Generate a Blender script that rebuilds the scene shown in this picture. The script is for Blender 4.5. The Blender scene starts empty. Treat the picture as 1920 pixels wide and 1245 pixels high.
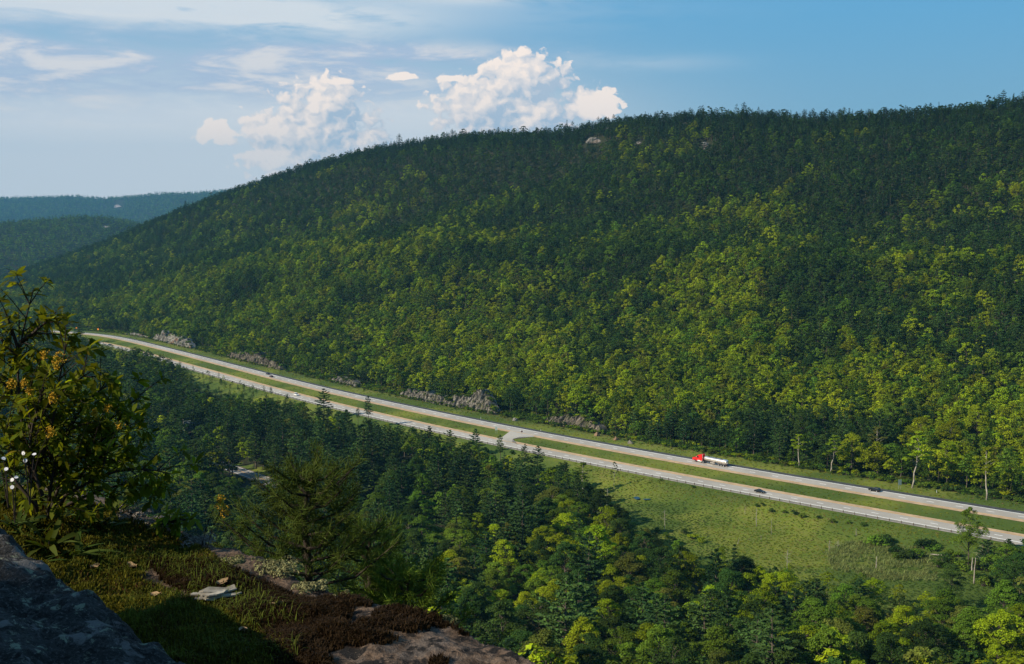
import bpy, math
import numpy as np
from mathutils import Vector, Matrix

scene = bpy.context.scene
R = math.radians
# ------------------------------------------------------------------ camera
F, VC, YH, HC = 2200.0, 622.5, 400.0, 127.0          # focal length and rows in photo pixels, eye height over the highway
PITCH = math.atan((VC - YH) / F)
cam_data = bpy.data.cameras.new('camera')
cam_data.sensor_width = 36.0
cam_data.lens = F / 1920.0 * 36.0
cam_data.clip_start = 0.05
cam_data.clip_end = 60000.0
cam = bpy.data.objects.new('camera', cam_data)
scene.collection.objects.link(cam)
cam.location = (0, 0, HC)
cam.rotation_euler = (math.pi / 2 - PITCH, 0, 0)
scene.camera = cam

# ------------------------------------------------------------------ light
SUN_DIR = Vector((-0.78, -0.34, 0.52)).normalized()      # towards the sun: from the left, afternoon
SUN_EL = math.asin(SUN_DIR.z)
SUN_AZ = math.atan2(SUN_DIR.x, SUN_DIR.y)
SKY_STRENGTH = 0.085
SUN_STRENGTH = 5.0
EXPOSURE = 0.55
sun_data = bpy.data.lights.new('sun', 'SUN')
sun_data.energy = SUN_STRENGTH
sun_data.angle = R(0.5)
sun_data.color = (1.0, 0.88, 0.68)
sun = bpy.data.objects.new('sun', sun_data)
scene.collection.objects.link(sun)
sun.rotation_euler = SUN_DIR.to_track_quat('Z', 'Y').to_euler()
sun.location = (0, 0, 400)
scene.view_settings.view_transform = 'Standard'
scene.view_settings.look = 'None'
scene.view_settings.gamma = 1.0
scene.view_settings.exposure = EXPOSURE
scene.cycles.max_bounces = 4
scene.cycles.diffuse_bounces = 1
scene.cycles.glossy_bounces = 2
scene.cycles.transmission_bounces = 3
scene.cycles.transparent_max_bounces = 14
scene.cycles.volume_bounces = 0


# ------------------------------------------------------------------ node helpers
class NT:
    def __init__(self, tree):
        self.t = tree
        self.n = tree.nodes
        self.l = tree.links

    def node(self, kind, **kw):
        nd = self.n.new(kind)
        for k, v in kw.items():
            setattr(nd, k, v)
        return nd

    def put(self, sock, val):
        if val is None:
            return
        if hasattr(val, 'is_output') or isinstance(val, bpy.types.NodeSocket):
            self.l.new(val, sock)
        else:
            sock.default_value = val

    def m(self, op, a, b=None, c=None, clamp=False):
        nd = self.node('ShaderNodeMath', operation=op, use_clamp=clamp)
        self.put(nd.inputs[0], a)
        self.put(nd.inputs[1], b)
        self.put(nd.inputs[2], c)
        return nd.outputs[0]

    def add(self, a, b): return self.m('ADD', a, b)
    def sub(self, a, b): return self.m('SUBTRACT', a, b)
    def mul(self, a, b): return self.m('MULTIPLY', a, b)
    def div(self, a, b): return self.m('DIVIDE', a, b)

    def ramp(self, x, lo, hi, to0=0.0, to1=1.0, smooth=True):
        nd = self.node('ShaderNodeMapRange', interpolation_type='SMOOTHSTEP' if smooth else 'LINEAR')
        nd.clamp = True
        self.put(nd.inputs['Value'], x)
        nd.inputs['From Min'].default_value = lo
        nd.inputs['From Max'].default_value = hi
        nd.inputs['To Min'].default_value = to0
        nd.inputs['To Max'].default_value = to1
        return nd.outputs[0]

    def mix(self, f, a, b, blend='MIX'):
        nd = self.node('ShaderNodeMix', data_type='RGBA', blend_type=blend)
        self.put(nd.inputs[0], f)
        self.put(nd.inputs[6], a)
        self.put(nd.inputs[7], b)
        return nd.outputs[2]

    def noise(self, vec, scale, detail=4.0, rough=0.55, dist=0.0, dim='3D'):
        nd = self.node('ShaderNodeTexNoise', noise_dimensions=dim)
        if vec is not None:
            self.l.new(vec, nd.inputs['Vector'])
        nd.inputs['Scale'].default_value = scale
        nd.inputs['Detail'].default_value = detail
        nd.inputs['Roughness'].default_value = rough
        nd.inputs['Distortion'].default_value = dist
        return nd.outputs['Fac']

    def vec(self, x, y, z):
        nd = self.node('ShaderNodeCombineXYZ')
        self.put(nd.inputs[0], x)
        self.put(nd.inputs[1], y)
        self.put(nd.inputs[2], z)
        return nd.outputs[0]


def rgb(r, g, b):
    return (r, g, b, 1.0)


# ------------------------------------------------------------------ sky
world = bpy.data.worlds.new('World')
scene.world = world
world.use_nodes = True
world.cycles.sampling_method = 'MANUAL'
world.cycles.sample_map_resolution = 256
W = NT(world.node_tree)
W.n.clear()
tc = W.node('ShaderNodeTexCoord')
sep = W.node('ShaderNodeSeparateXYZ')
W.l.new(tc.outputs['Generated'], sep.inputs[0])
AZ = W.m('ARCTAN2', sep.outputs[0], sep.outputs[1])          # compass bearing, 0 straight up the valley
EL = W.m('ARCSINE', sep.outputs[2])
sky = W.node('ShaderNodeTexSky', sky_type='NISHITA')
sky.sun_disc = False
sky.sun_elevation = SUN_EL
sky.sun_rotation = SUN_AZ
sky.altitude = 400
sky.air_density = 1.0
sky.dust_density = 0.6
sky.ozone_density = 2.0


def px(u, v, w, h):
    return ((u - 960) / F, (YH - v) / F, w / F, h / F)


# streaky high cloud, grey decks and the pale veil low over the valley
flow = W.noise(W.vec(W.mul(AZ, 5.0), W.mul(EL, 30.0), 0.0), 1.0, 5.0, 0.58, 0.35, dim='2D')
fine = W.noise(W.vec(W.mul(AZ, 13.0), W.mul(EL, 62.0), 0.0), 1.0, 5.0, 0.6, 0.25, dim='2D')
both = W.add(W.mul(flow, 0.5), W.mul(fine, 0.5))


def band(u, v, w, h, amp):
    a, e, ww, hh = px(u, v, w, h)
    dx = W.m('MULTIPLY_ADD', AZ, 1 / ww, -a / ww)
    dy = W.m('MULTIPLY_ADD', EL, 1 / hh, -e / hh)
    d = W.m('MULTIPLY_ADD', dx, dx, W.mul(dy, dy))
    return W.mul(W.m('EXPONENT', W.mul(d, -1.0)), amp)


cirrus = W.add(W.add(band(180, 38, 620, 34, 1.25), band(600, 66, 200, 30, 0.5)), W.add(band(890, 6, 150, 16, 0.75), band(1215, 128, 140, 14, 0.22)))
cirrus = W.mul(cirrus, W.ramp(both, 0.28, 0.56))
deck = W.add(W.add(band(120, 150, 380, 62, 1.2), band(700, 112, 260, 20, 1.2)), W.add(band(640, 160, 300, 44, 0.8), band(-500, 170, 420, 110, 1.0)))
deck = W.m('MINIMUM', W.mul(deck, W.ramp(both, 0.30, 0.56)), 0.94)
decktop = W.ramp(W.add(fine, W.mul(flow, 0.3)), 0.58, 0.84)
veil = W.add(band(150, 310, 720, 180, 1.05), band(800, 280, 380, 120, 0.75))
general = W.mul(W.ramp(flow, 0.46, 0.72), W.ramp(EL, 0.20, 0.45, 0.0, 0.45))      # broken cloud overhead, out of the picture
bluesky = W.mix(W.ramp(EL, 0.02, 0.19), rgb(1.9, 3.5, 4.6), rgb(0.9, 3.2, 5.5))
bluesky = W.mix(W.ramp(EL, 0.20, 1.30), bluesky, rgb(0.45, 1.35, 3.0))
skycol = W.mix(0.9, sky.outputs[0], bluesky)
c = W.mix(W.m('MINIMUM', veil, 0.93), skycol, rgb(7.4, 7.3, 7.2))
c = W.mix(W.m('MINIMUM', cirrus, 0.85), c, rgb(6.9, 7.0, 7.0))
c = W.mix(deck, c, W.mix(decktop, rgb(3.9, 4.7, 6.0), rgb(6.9, 6.6, 6.5)))
c = W.mix(W.mul(general, 0.8), c, rgb(5.6, 5.5, 5.3))
# cumulus towers: soft unions of ellipses broken up by billowing noise
TOWERS = [px(605, 275, 124, 100), px(528, 246, 60, 30), px(622, 205, 60, 50), px(540, 300, 84, 46), px(690, 290, 62, 56), px(424, 256, 40, 24),
          px(985, 152, 88, 52), px(905, 205, 98, 62), px(1000, 225, 76, 56), px(1108, 198, 50, 34), px(757, 151, 32, 8), px(850, 154, 26, 6), px(640, 162, 40, 7)]
warp = W.node('ShaderNodeTexNoise', noise_dimensions='2D')
W.l.new(W.vec(W.mul(AZ, 60.0), W.mul(EL, 70.0), 0.0), warp.inputs['Vector'])
warp.inputs['Scale'].default_value = 1.6
warp.inputs['Detail'].default_value = 3.0
wsep = W.node('ShaderNodeSeparateColor')
W.l.new(warp.outputs['Color'], wsep.inputs[0])


def towers(blobs, az, el):
    best = None
    for a_, e_, w_, h_ in blobs:
        dx = W.m('MULTIPLY_ADD', az, 1 / w_, -a_ / w_)
        dy = W.m('MULTIPLY_ADD', el, 1 / h_, -e_ / h_)
        d_ = W.m('SQRT', W.m('MULTIPLY_ADD', dx, dx, W.mul(dy, dy)))
        best = d_ if best is None else W.m('SMOOTH_MIN', best, d_, 0.22)
    return W.sub(1.0, best)


def billows(da, de):
    v_ = W.vec(W.m('MULTIPLY_ADD', wsep.outputs[0], 0.55, W.mul(W.add(AZ, da / F), 44.0)), W.m('MULTIPLY_ADD', wsep.outputs[1], 0.55, W.mul(W.add(EL, de / F), 54.0)), 0.0)
    vo = W.node('ShaderNodeTexVoronoi', feature='F1', voronoi_dimensions='2D')
    W.l.new(v_, vo.inputs['Vector'])
    vo.inputs['Scale'].default_value = 1.9
    vo.inputs['Detail'].default_value = 2.0
    vo.inputs['Roughness'].default_value = 0.42
    return W.add(W.mul(W.sub(W.noise(v_, 0.9, 4.0, 0.5, dim='2D'), 0.5), 0.75), W.mul(W.sub(0.78, vo.outputs['Distance']), 0.60))


body = towers(TOWERS, AZ, EL)
D0 = W.add(body, billows(0, 0))
toward = W.add(towers([TOWERS[k_] for k_ in (0, 2, 4, 6, 7, 8)], W.add(AZ, -20 / F), W.add(EL, 16 / F)), billows(-11, 9))
cover = W.ramp(D0, 0.0, 0.22)
lit = W.ramp(W.sub(D0, toward), -0.34, 0.52, smooth=False)
fade = W.mul(W.ramp(EL, 0.0, 0.075, 0.35, 1.0), cover)
tower_col = W.mix(lit, rgb(4.2, 4.9, 5.8), rgb(9.8, 8.2, 7.0))
c = W.mix(fade, c, tower_col)
below = W.ramp(EL, -0.10, -0.01)
c = W.mix(below, rgb(0.6, 0.8, 0.7), c)
bg = W.node('ShaderNodeBackground')
W.l.new(c, bg.inputs['Color'])
bg.inputs['Strength'].default_value = SKY_STRENGTH
wo = W.node('ShaderNodeOutputWorld')
W.l.new(bg.outputs[0], wo.inputs['Surface'])


# ------------------------------------------------------------------ maths helpers
def hash2(ix, iy, seed):
    h = (ix.astype(np.int64) * 374761393 + iy.astype(np.int64) * 668265263 + seed * 974634543) & 0x7FFFFFFF
    h = (h ^ (h >> 13)) * 1274126177 & 0x7FFFFFFF
    return ((h ^ (h >> 16)) & 0xFFFFFF) / float(0xFFFFFF)


def vnoise(x, y, seed=0):
    x, y = np.broadcast_arrays(np.asarray(x, float), np.asarray(y, float))
    ix, iy = np.floor(x), np.floor(y)
    fx, fy = x - ix, y - iy
    fx, fy = fx * fx * (3 - 2 * fx), fy * fy * (3 - 2 * fy)
    a, b = hash2(ix, iy, seed), hash2(ix + 1, iy, seed)
    c_, d = hash2(ix, iy + 1, seed), hash2(ix + 1, iy + 1, seed)
    return (a * (1 - fx) + b * fx) * (1 - fy) + (c_ * (1 - fx) + d * fx) * fy


def fbm(x, y, octaves=4, seed=0, gain=0.5):
    x, y = np.asarray(x, float), np.asarray(y, float)
    s, a, t = 0.0, 1.0, 0.0
    for o in range(octaves):
        s = s + a * vnoise(x * 2 ** o + 17.3 * o, y * 2 ** o - 9.1 * o, seed + o)
        t += a
        a *= gain
    return s / t                                             # 0..1


def sstep(x, a, b):
    t = np.clip((np.asarray(x, float) - a) / (b - a), 0, 1)
    return t * t * (3 - 2 * t)


CT, ST = math.cos(PITCH), math.sin(PITCH)


def project(x, y, z):
    zz = z - HC
    depth = y * CT - zz * ST
    depth = np.where(np.abs(depth) < 1e-6, 1e-6, depth)
    u = 960 + F * x / depth
    v = VC - F * (y * ST + zz * CT) / depth
    return u, v, depth


def slope_of_row(v):
    """height change per metre of forward distance along photo row v"""
    k = -(np.asarray(v, float) - VC) / F
    return (-ST + k * CT) / (CT + k * ST)


def ray(u, v):
    x, k = (u - 960) / F, -(v - VC) / F
    return np.array([x, CT + k * ST, -ST + k * CT])


def at(u, v, y):
    """world point at forward distance y seen at photo position u, v"""
    d = ray(u, v)
    return Vector((d[0] / d[1] * y, y, HC + d[2] / d[1] * y))


GA, GB, G0 = 0.0471, 0.0106, 0.1


def plane_z(x, y):
    xs = np.clip(x, -1200, 500)
    ys = np.clip(y, 0, 1700)
    return GA * xs + GB * ys + G0


def on_valley(u, v):
    d = ray(u, v)
    k = (G0 - HC) / (d[2] - GA * d[0] - GB * d[1])
    return np.array([k * d[0], k * d[1]])


# ------------------------------------------------------------------ mesh helpers
COL = scene.collection


def np_mesh(name, verts, tris=None, quads=None, mats=(), midx=None, attrs=None, smooth=False):
    me = bpy.data.meshes.new(name)
    verts = np.ascontiguousarray(verts, np.float32)
    nt = 0 if tris is None else len(tris)
    nq = 0 if quads is None else len(quads)
    me.vertices.add(len(verts))
    me.vertices.foreach_set('co', verts.ravel())
    loops = np.concatenate([np.asarray(a, np.int32).ravel() for a, n in ((tris, nt), (quads, nq)) if n])
    me.loops.add(len(loops))
    me.loops.foreach_set('vertex_index', loops)
    me.polygons.add(nt + nq)
    tot = np.concatenate([np.full(nt, 3, np.int32), np.full(nq, 4, np.int32)])
    me.polygons.foreach_set('loop_start', (np.cumsum(tot) - tot).astype(np.int32))
    me.polygons.foreach_set('loop_total', tot)
    if midx is not None:
        me.polygons.foreach_set('material_index', np.asarray(midx, np.int32))
    me.polygons.foreach_set('use_smooth', np.full(nt + nq, bool(smooth)))
    for m_ in mats:
        me.materials.append(m_)
    me.update(calc_edges=True)
    for k, a in (attrs or {}).items():
        a = np.asarray(a, np.float32)
        if a.ndim == 1:
            at_ = me.attributes.new(k, 'FLOAT', 'POINT')
            at_.data.foreach_set('value', a)
        else:
            at_ = me.attributes.new(k, 'FLOAT_COLOR', 'POINT')
            at_.data.foreach_set('color', np.concatenate([a, np.ones((len(a), 1), np.float32)], 1).ravel())
    return me


class MB:
    """collects pieces of one mesh"""
    def __init__(self):
        self.v, self.f, self.q, self.lv, self.n = [], [], [], [], 0

    def add(self, v, tris=None, quads=None, lv=0.5):
        v = np.asarray(v, float).reshape(-1, 3)
        if tris is not None and len(tris):
            self.f.append(np.asarray(tris, np.int64).reshape(-1, 3) + self.n)
        if quads is not None and len(quads):
            self.q.append(np.asarray(quads, np.int64).reshape(-1, 4) + self.n)
        self.v.append(v)
        self.lv.append(np.broadcast_to(np.asarray(lv, float), (len(v),)))
        self.n += len(v)
        return self

    def box(self, c, s, rot=0.0, taper=1.0):
        x, y, z = np.array(s) / 2.0
        p = np.array([[-x, -y, -z], [x, -y, -z], [x, y, -z], [-x, y, -z], [-x * taper, -y * taper, z], [x * taper, -y * taper, z], [x * taper, y * taper, z], [-x * taper, y * taper, z]])
        cr, sr = math.cos(rot), math.sin(rot)
        p = p @ np.array([[cr, sr, 0], [-sr, cr, 0], [0, 0, 1]]) + np.array(c)
        return self.add(p, quads=[[0, 3, 2, 1], [4, 5, 6, 7], [0, 1, 5, 4], [1, 2, 6, 5], [2, 3, 7, 6], [3, 0, 4, 7]])

    def tube(self, pts, rad, seg=6, cap=True):
        pts = np.asarray(pts, float)
        rad = np.broadcast_to(np.asarray(rad, float), (len(pts),))
        d = np.gradient(pts, axis=0)
        d /= np.linalg.norm(d, axis=1)[:, None] + 1e-9
        ref = np.where(np.abs(d[:, 2:3]) > 0.9, np.array([[1.0, 0, 0]]), np.array([[0, 0, 1.0]]))
        a = np.cross(d, ref)
        a /= np.linalg.norm(a, axis=1)[:, None] + 1e-9
        b = np.cross(d, a)
        th = np.arange(seg) * 2 * math.pi / seg
        ring = pts[:, None, :] + rad[:, None, None] * (np.cos(th)[None, :, None] * a[:, None, :] + np.sin(th)[None, :, None] * b[:, None, :])
        n = len(pts)
        i = np.arange(n - 1)[:, None] * seg + np.arange(seg)[None, :]
        j = np.arange(n - 1)[:, None] * seg + (np.arange(seg)[None, :] + 1) % seg
        q = np.stack([i, j, j + seg, i + seg], -1).reshape(-1, 4)
        t = []
        if cap:
            t = [[(n - 1) * seg, (n - 1) * seg + k, (n - 1) * seg + k + 1] for k in range(1, seg - 1)] + [[0, k + 1, k] for k in range(1, seg - 1)]
        return self.add(ring.reshape(-1, 3), tris=t, quads=q)

    def leaves(self, c, nrm, tan, length, width, fold=0.0, lv=None):
        """folded diamond leaves"""
        c, nrm, tan = (np.asarray(a, float) for a in (c, nrm, tan))
        n = len(c)
        nrm = nrm / (np.linalg.norm(nrm, axis=1)[:, None] + 1e-9)
        tan = tan - nrm * (tan * nrm).sum(1)[:, None]
        tan = tan / (np.linalg.norm(tan, axis=1)[:, None] + 1e-9)
        bi = np.cross(nrm, tan)
        L = np.broadcast_to(np.asarray(length, float), (n,))[:, None]
        Wd = np.broadcast_to(np.asarray(width, float), (n,))[:, None]
        v = np.stack([c - tan * L * .5, c + bi * Wd * .5 + nrm * fold * Wd, c + tan * L * .5, c - bi * Wd * .5 + nrm * fold * Wd], 1).reshape(-1, 3)
        k = np.arange(n)[:, None] * 4
        t = np.concatenate([k + np.array([[0, 1, 2]]), k + np.array([[0, 2, 3]])], 1).reshape(-1, 3)
        lv = np.repeat(np.broadcast_to(0.5 if lv is None else lv, (n,)), 4)
        return self.add(v, tris=t, lv=lv)

    def mesh(self, name, mats=(), smooth=False, midx=None):
        return np_mesh(name, np.concatenate(self.v), np.concatenate(self.f) if self.f else None, np.concatenate(self.q) if self.q else None, mats, midx=midx, attrs={'lv': np.concatenate(self.lv)}, smooth=smooth)


def tag(o, label=None, cat=None, group=None, kind=None):
    if label: o['label'] = label
    if cat: o['category'] = cat
    if group: o['group'] = group
    if kind: o['kind'] = kind
    return o


def link(name, me, parent=None, loc=None):
    o = bpy.data.objects.new(name, me)
    COL.objects.link(o)
    if parent is not None:
        o.parent = parent
    if loc is not None:
        o.location = loc
    return o


def empty(name, loc=(0, 0, 0), rz=0.0):
    o = bpy.data.objects.new(name, None)
    o.empty_display_size = 0.5
    COL.objects.link(o)
    o.location = loc
    o.rotation_euler = (0, 0, rz)
    return o


# ------------------------------------------------------------------ materials
def material(name, build):
    m_ = bpy.data.materials.new(name)
    m_.use_nodes = True
    t = NT(m_.node_tree)
    t.n.clear()
    out = t.node('ShaderNodeOutputMaterial')
    build(t, out)
    return m_


def principled(t, out, color, rough=0.7, spec=0.3, metal=0.0, bump=None, bump_d=0.02, bump_s=0.6):
    p = t.node('ShaderNodeBsdfPrincipled')
    t.put(p.inputs['Base Color'], color)
    t.put(p.inputs['Roughness'], rough)
    p.inputs['Specular IOR Level'].default_value = spec
    p.inputs['Metallic'].default_value = metal
    if bump is not None:
        b = t.node('ShaderNodeBump')
        b.inputs['Strength'].default_value = bump_s
        b.inputs['Distance'].default_value = bump_d
        t.l.new(bump, b.inputs['Height'])
        t.l.new(b.outputs[0], p.inputs['Normal'])
    t.l.new(p.outputs[0], out.inputs['Surface'])
    return p


def plain(name, col, rough=0.6, spec=0.3, metal=0.0, vary=0.0, scale=3.0):
    def b(t, out):
        cc = rgb(*col)
        if vary:
            co = t.node('ShaderNodeTexCoord').outputs['Object']
            n = t.ramp(t.noise(co, scale, 4), 0.3, 0.7, 1 - vary, 1 + vary)
            mm = t.node('ShaderNodeMix', data_type='RGBA', blend_type='MULTIPLY')
            mm.inputs[0].default_value = 1
            t.put(mm.inputs[6], cc)
            t.l.new(n, mm.inputs[7])
            cc = mm.outputs[2]
        principled(t, out, cc, rough, spec, metal)
    return material(name, b)


def foliage(name, trans=0.28, rnd=0.42, leafvar=0.45, hue=0.035, rough=0.6, col=None):
    """leaf material: the species' colour (given, or the object's own), with variation from tree to tree and leaf to leaf"""
    def b(t, out):
        oi = t.node('ShaderNodeObjectInfo')
        lv = t.node('ShaderNodeAttribute', attribute_name='lv').outputs['Fac']
        hs = t.node('ShaderNodeHueSaturation')
        if col is None:
            t.l.new(oi.outputs['Color'], hs.inputs['Color'])
        else:
            hs.inputs['Color'].default_value = rgb(*col)
        hshift = t.add(t.mul(t.sub(oi.outputs['Random'], 0.5), hue), t.mul(t.sub(lv, 0.5), 0.02))
        t.l.new(t.add(hshift, 0.5), hs.inputs['Hue'])
        r2 = t.m('FRACT', t.mul(oi.outputs['Random'], 7.31))
        val = t.mul(t.ramp(r2, 0, 1, 1 - rnd, 1 + rnd, False), t.ramp(lv, 0, 1, 1 - leafvar, 1 + leafvar, False))
        t.l.new(val, hs.inputs['Value'])
        p = t.node('ShaderNodeBsdfPrincipled')
        t.l.new(hs.outputs[0], p.inputs['Base Color'])
        p.inputs['Roughness'].default_value = rough
        p.inputs['Specular IOR Level'].default_value = 0.04
        tr = t.node('ShaderNodeBsdfTranslucent')
        warm = t.mix(1.0, hs.outputs[0], rgb(1.25, 1.15, 0.45), 'MULTIPLY')
        t.l.new(warm, tr.inputs['Color'])
        mx = t.node('ShaderNodeMixShader')
        mx.inputs[0].default_value = trans
        t.l.new(p.outputs[0], mx.inputs[1])
        t.l.new(tr.outputs[0], mx.inputs[2])
        t.l.new(mx.outputs[0], out.inputs['Surface'])
    return material(name, b)


M_LEAF = foliage('broadleaf_foliage', 0.32)
M_NEEDLE = foliage('needle_foliage', 0.12, 0.32, 0.4, 0.03)
M_GRASS = foliage('grass_blades', 0.25, 0.25, 0.5, 0.03)


def bark_build(col, col2, scale):
    def b(t, out):
        co = t.node('ShaderNodeTexCoord').outputs['Object']
        mp = t.node('ShaderNodeMapping')
        mp.inputs['Scale'].default_value = (1, 1, 0.25)
        t.l.new(co, mp.inputs[0])
        n = t.noise(mp.outputs[0], scale, 5, 0.6)
        principled(t, out, t.mix(t.ramp(n, 0.35, 0.65), rgb(*col), rgb(*col2)), 0.9, 0.1, bump=n)
    return b


M_BARK = material('grey_brown_bark', bark_build((0.05, 0.04, 0.03), (0.13, 0.11, 0.09), 4))
M_PALEBARK = material('pale_birch_bark', bark_build((0.18, 0.16, 0.13), (0.42, 0.39, 0.33), 5))
M_DEADWOOD = material('weathered_deadwood', bark_build((0.16, 0.145, 0.12), (0.36, 0.33, 0.28), 6))


def ground_build(t, out):
    co = t.node('ShaderNodeTexCoord').outputs['Object']
    cv = t.node('ShaderNodeAttribute', attribute_name='cover')
    s = t.node('ShaderNodeSeparateColor')
    t.l.new(cv.outputs['Color'], s.inputs[0])
    n1 = t.noise(co, 0.06, 6, 0.6)
    n2 = t.noise(co, 0.5, 5, 0.65)
    n3 = t.noise(co, 0.018, 3, 0.5)
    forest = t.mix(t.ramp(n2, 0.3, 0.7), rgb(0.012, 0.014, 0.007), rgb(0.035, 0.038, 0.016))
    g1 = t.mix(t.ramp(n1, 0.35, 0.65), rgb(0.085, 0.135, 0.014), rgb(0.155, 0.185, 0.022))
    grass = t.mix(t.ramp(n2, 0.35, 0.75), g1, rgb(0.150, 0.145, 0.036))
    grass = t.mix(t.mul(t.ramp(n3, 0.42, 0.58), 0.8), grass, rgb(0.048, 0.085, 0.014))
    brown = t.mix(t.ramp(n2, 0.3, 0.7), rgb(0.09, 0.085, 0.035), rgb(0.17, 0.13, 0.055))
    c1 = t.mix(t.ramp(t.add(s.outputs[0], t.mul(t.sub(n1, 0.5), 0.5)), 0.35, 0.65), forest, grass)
    c2 = t.mix(t.ramp(t.add(s.outputs[1], t.mul(t.sub(n1, 0.5), 0.6)), 0.4, 0.7), c1, brown)
    principled(t, out, c2, 0.95, 0.1, bump=n2, bump_d=0.6, bump_s=0.8)


M_GROUND = material('valley_ground', ground_build)


def rock_build(base, pale, dark, stain, scale, bumpd):
    def b(t, out):
        co = t.node('ShaderNodeTexCoord').outputs['Object']
        mp = t.node('ShaderNodeMapping')
        mp.inputs['Scale'].default_value = (1, 1, 0.35)
        t.l.new(co, mp.inputs[0])
        n1 = t.noise(mp.outputs[0], scale, 7, 0.65, 0.3)
        n2 = t.noise(co, scale * 3.7, 6, 0.7)
        n3 = t.noise(co, scale * 0.45, 3, 0.5)
        cc = t.mix(t.ramp(n1, 0.38, 0.62), rgb(*dark), rgb(*base))
        cc = t.mix(t.ramp(n2, 0.52, 0.66), cc, rgb(*pale))
        cc = t.mix(t.mul(t.ramp(n3, 0.56, 0.68), 0.8), cc, rgb(*stain))
        principled(t, out, cc, 0.9, 0.15, bump=n2, bump_d=bumpd)
    return material('rock', b)


M_CUT = rock_build((0.18, 0.165, 0.14), (0.33, 0.31, 0.265), (0.05, 0.046, 0.038), (0.11, 0.11, 0.05), 0.35, 0.3)


def road_build(base, lo, hi):
    def b(t, out):
        co = t.node('ShaderNodeTexCoord').outputs['Object']
        a = t.node('ShaderNodeAttribute', attribute_name='lv').outputs['Fac']     # 0..1 across the carriageway
        n1 = t.noise(co, 0.05, 5, 0.6)
        n2 = t.noise(co, 2.0, 5, 0.7)
        cc = t.mix(t.ramp(n1, 0.35, 0.65), rgb(*lo), rgb(*hi))
        w = t.m('ABSOLUTE', t.m('SINE', t.mul(a, base)))
        cc = t.mix(t.mul(t.ramp(w, 0.55, 1.0), 0.35), cc, rgb(lo[0] * .75, lo[1] * .75, lo[2] * .78))
        cc = t.mix(t.mul(t.ramp(n2, 0.5, 0.75), 0.3), cc, rgb(hi[0] * 1.12, hi[1] * 1.12, hi[2] * 1.12))
        principled(t, out, cc, 0.85, 0.25)
    return material('worn_concrete_asphalt', b)


M_ROAD = road_build(18.8, (0.31, 0.288, 0.252), (0.40, 0.375, 0.335))
M_SHOULDER_DARK = plain('dark_asphalt_shoulder', (0.055, 0.058, 0.06), 0.9, 0.2, vary=0.25, scale=0.4)
M_SHOULDER = plain('pale_gravelly_shoulder', (0.29, 0.265, 0.225), 0.95, 0.1, vary=0.18, scale=0.3)
M_SHOULDER_TAN = plain('tan_inner_shoulder', (0.42, 0.30, 0.19), 0.95, 0.1, vary=0.18, scale=0.3)
M_WHITE_PAINT = plain('white_road_paint', (0.78, 0.78, 0.76), 0.6, 0.3, vary=0.1, scale=0.6)
M_YELLOW_PAINT = plain('yellow_road_paint', (0.62, 0.33, 0.06), 0.6, 0.3, vary=0.1, scale=0.6)
M_STEEL = plain('galvanised_steel', (0.16, 0.15, 0.13), 0.6, 0.3, metal=0.2, vary=0.15, scale=1.0)
M_RUST = plain('rusty_steel_post', (0.10, 0.065, 0.04), 0.8, 0.2, vary=0.2)

# ------------------------------------------------------------------ highway alignment (plan curves)
z5 = lambda a: [(900 + x / 3.84, 750 + y / 3.84) for x, y in a]
FAR_PIX = [(107, 621.8), (141, 622.2), (175, 624.5), (202, 628), (227.9, 633.6), (287.2, 648.5), (319.5, 656.5), (359.9, 666.7), (393.8, 675.6), (421.2, 682.7), (461.6, 693.2), (482.6, 698.5), (550.7, 716.9), (590.4, 726.6), (633.4, 736.7), (664, 743.8), (899.8, 793.3)] + \
    z5([(187, 205), (390, 243), (605, 284), (835, 327), (1083, 370), (1345, 417), (1630, 467)]) + [(1447.3, 891.7), (1536.7, 907.2), (1685.8, 931.7), (1795.1, 949.4), (1915.2, 968.3)]
NEAR_PIX = [(60, 628.5), (100.6, 630.5), (150, 636), (192.7, 642.8), (209, 646.9), (351.8, 686.4), (389.7, 696.9), (429.3, 707.4), (450.3, 713.9), (494.7, 727.3), (710.9, 781.3), (1023.2, 848)] + \
    z5([(595, 400), (840, 446), (1108, 498), (1390, 551), (1700, 610)]) + [(1385.5, 916.5), (1476.6, 933), (1524.7, 941.6), (1626.1, 959.4), (1737.8, 979.4), (1798, 989)]


def smooth_curve(pix, lead):
    p = np.array([on_valley(u, v) for u, v in pix])
    order = np.argsort(p[:, 0])
    p = p[order]
    d = np.concatenate([[0], np.cumsum(np.linalg.norm(np.diff(p, axis=0), axis=1))])
    s = np.arange(0, d[-1], 12.0)
    q = np.stack([np.interp(s, d, p[:, 0]), np.interp(s, d, p[:, 1])], 1)
    for _ in range(60):
        q[1:-1] = 0.25 * q[:-2] + 0.5 * q[1:-1] + 0.25 * q[2:]
    # extend beyond the frame, straight on the right, bending on to the left behind the shrub
    t = q[-1] - q[-4]
    t /= np.linalg.norm(t)
    right = q[-1] + t * (np.arange(1, 26) * 12.0)[:, None]
    left = []
    h = math.atan2(*(q[0] - q[3])[::-1])
    cur = q[0].copy()
    for k in range(lead):
        h += 0.004
        cur = cur + 12.0 * np.array([math.cos(h), math.sin(h)])
        left.append(cur.copy())
    return np.concatenate([np.array(left[::-1]), q, right])


C_FAR = smooth_curve(FAR_PIX, 40)
C_NEAR = smooth_curve(NEAR_PIX, 40)


def normals_of(c_):
    t = np.gradient(c_, axis=0)
    t /= np.linalg.norm(t, axis=1)[:, None]
    return t, np.stack([-t[:, 1], t[:, 0]], 1)             # left of travel to the right = the far side


T_FAR, N_FAR = normals_of(C_FAR)
T_NEAR, N_NEAR = normals_of(C_NEAR)


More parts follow.
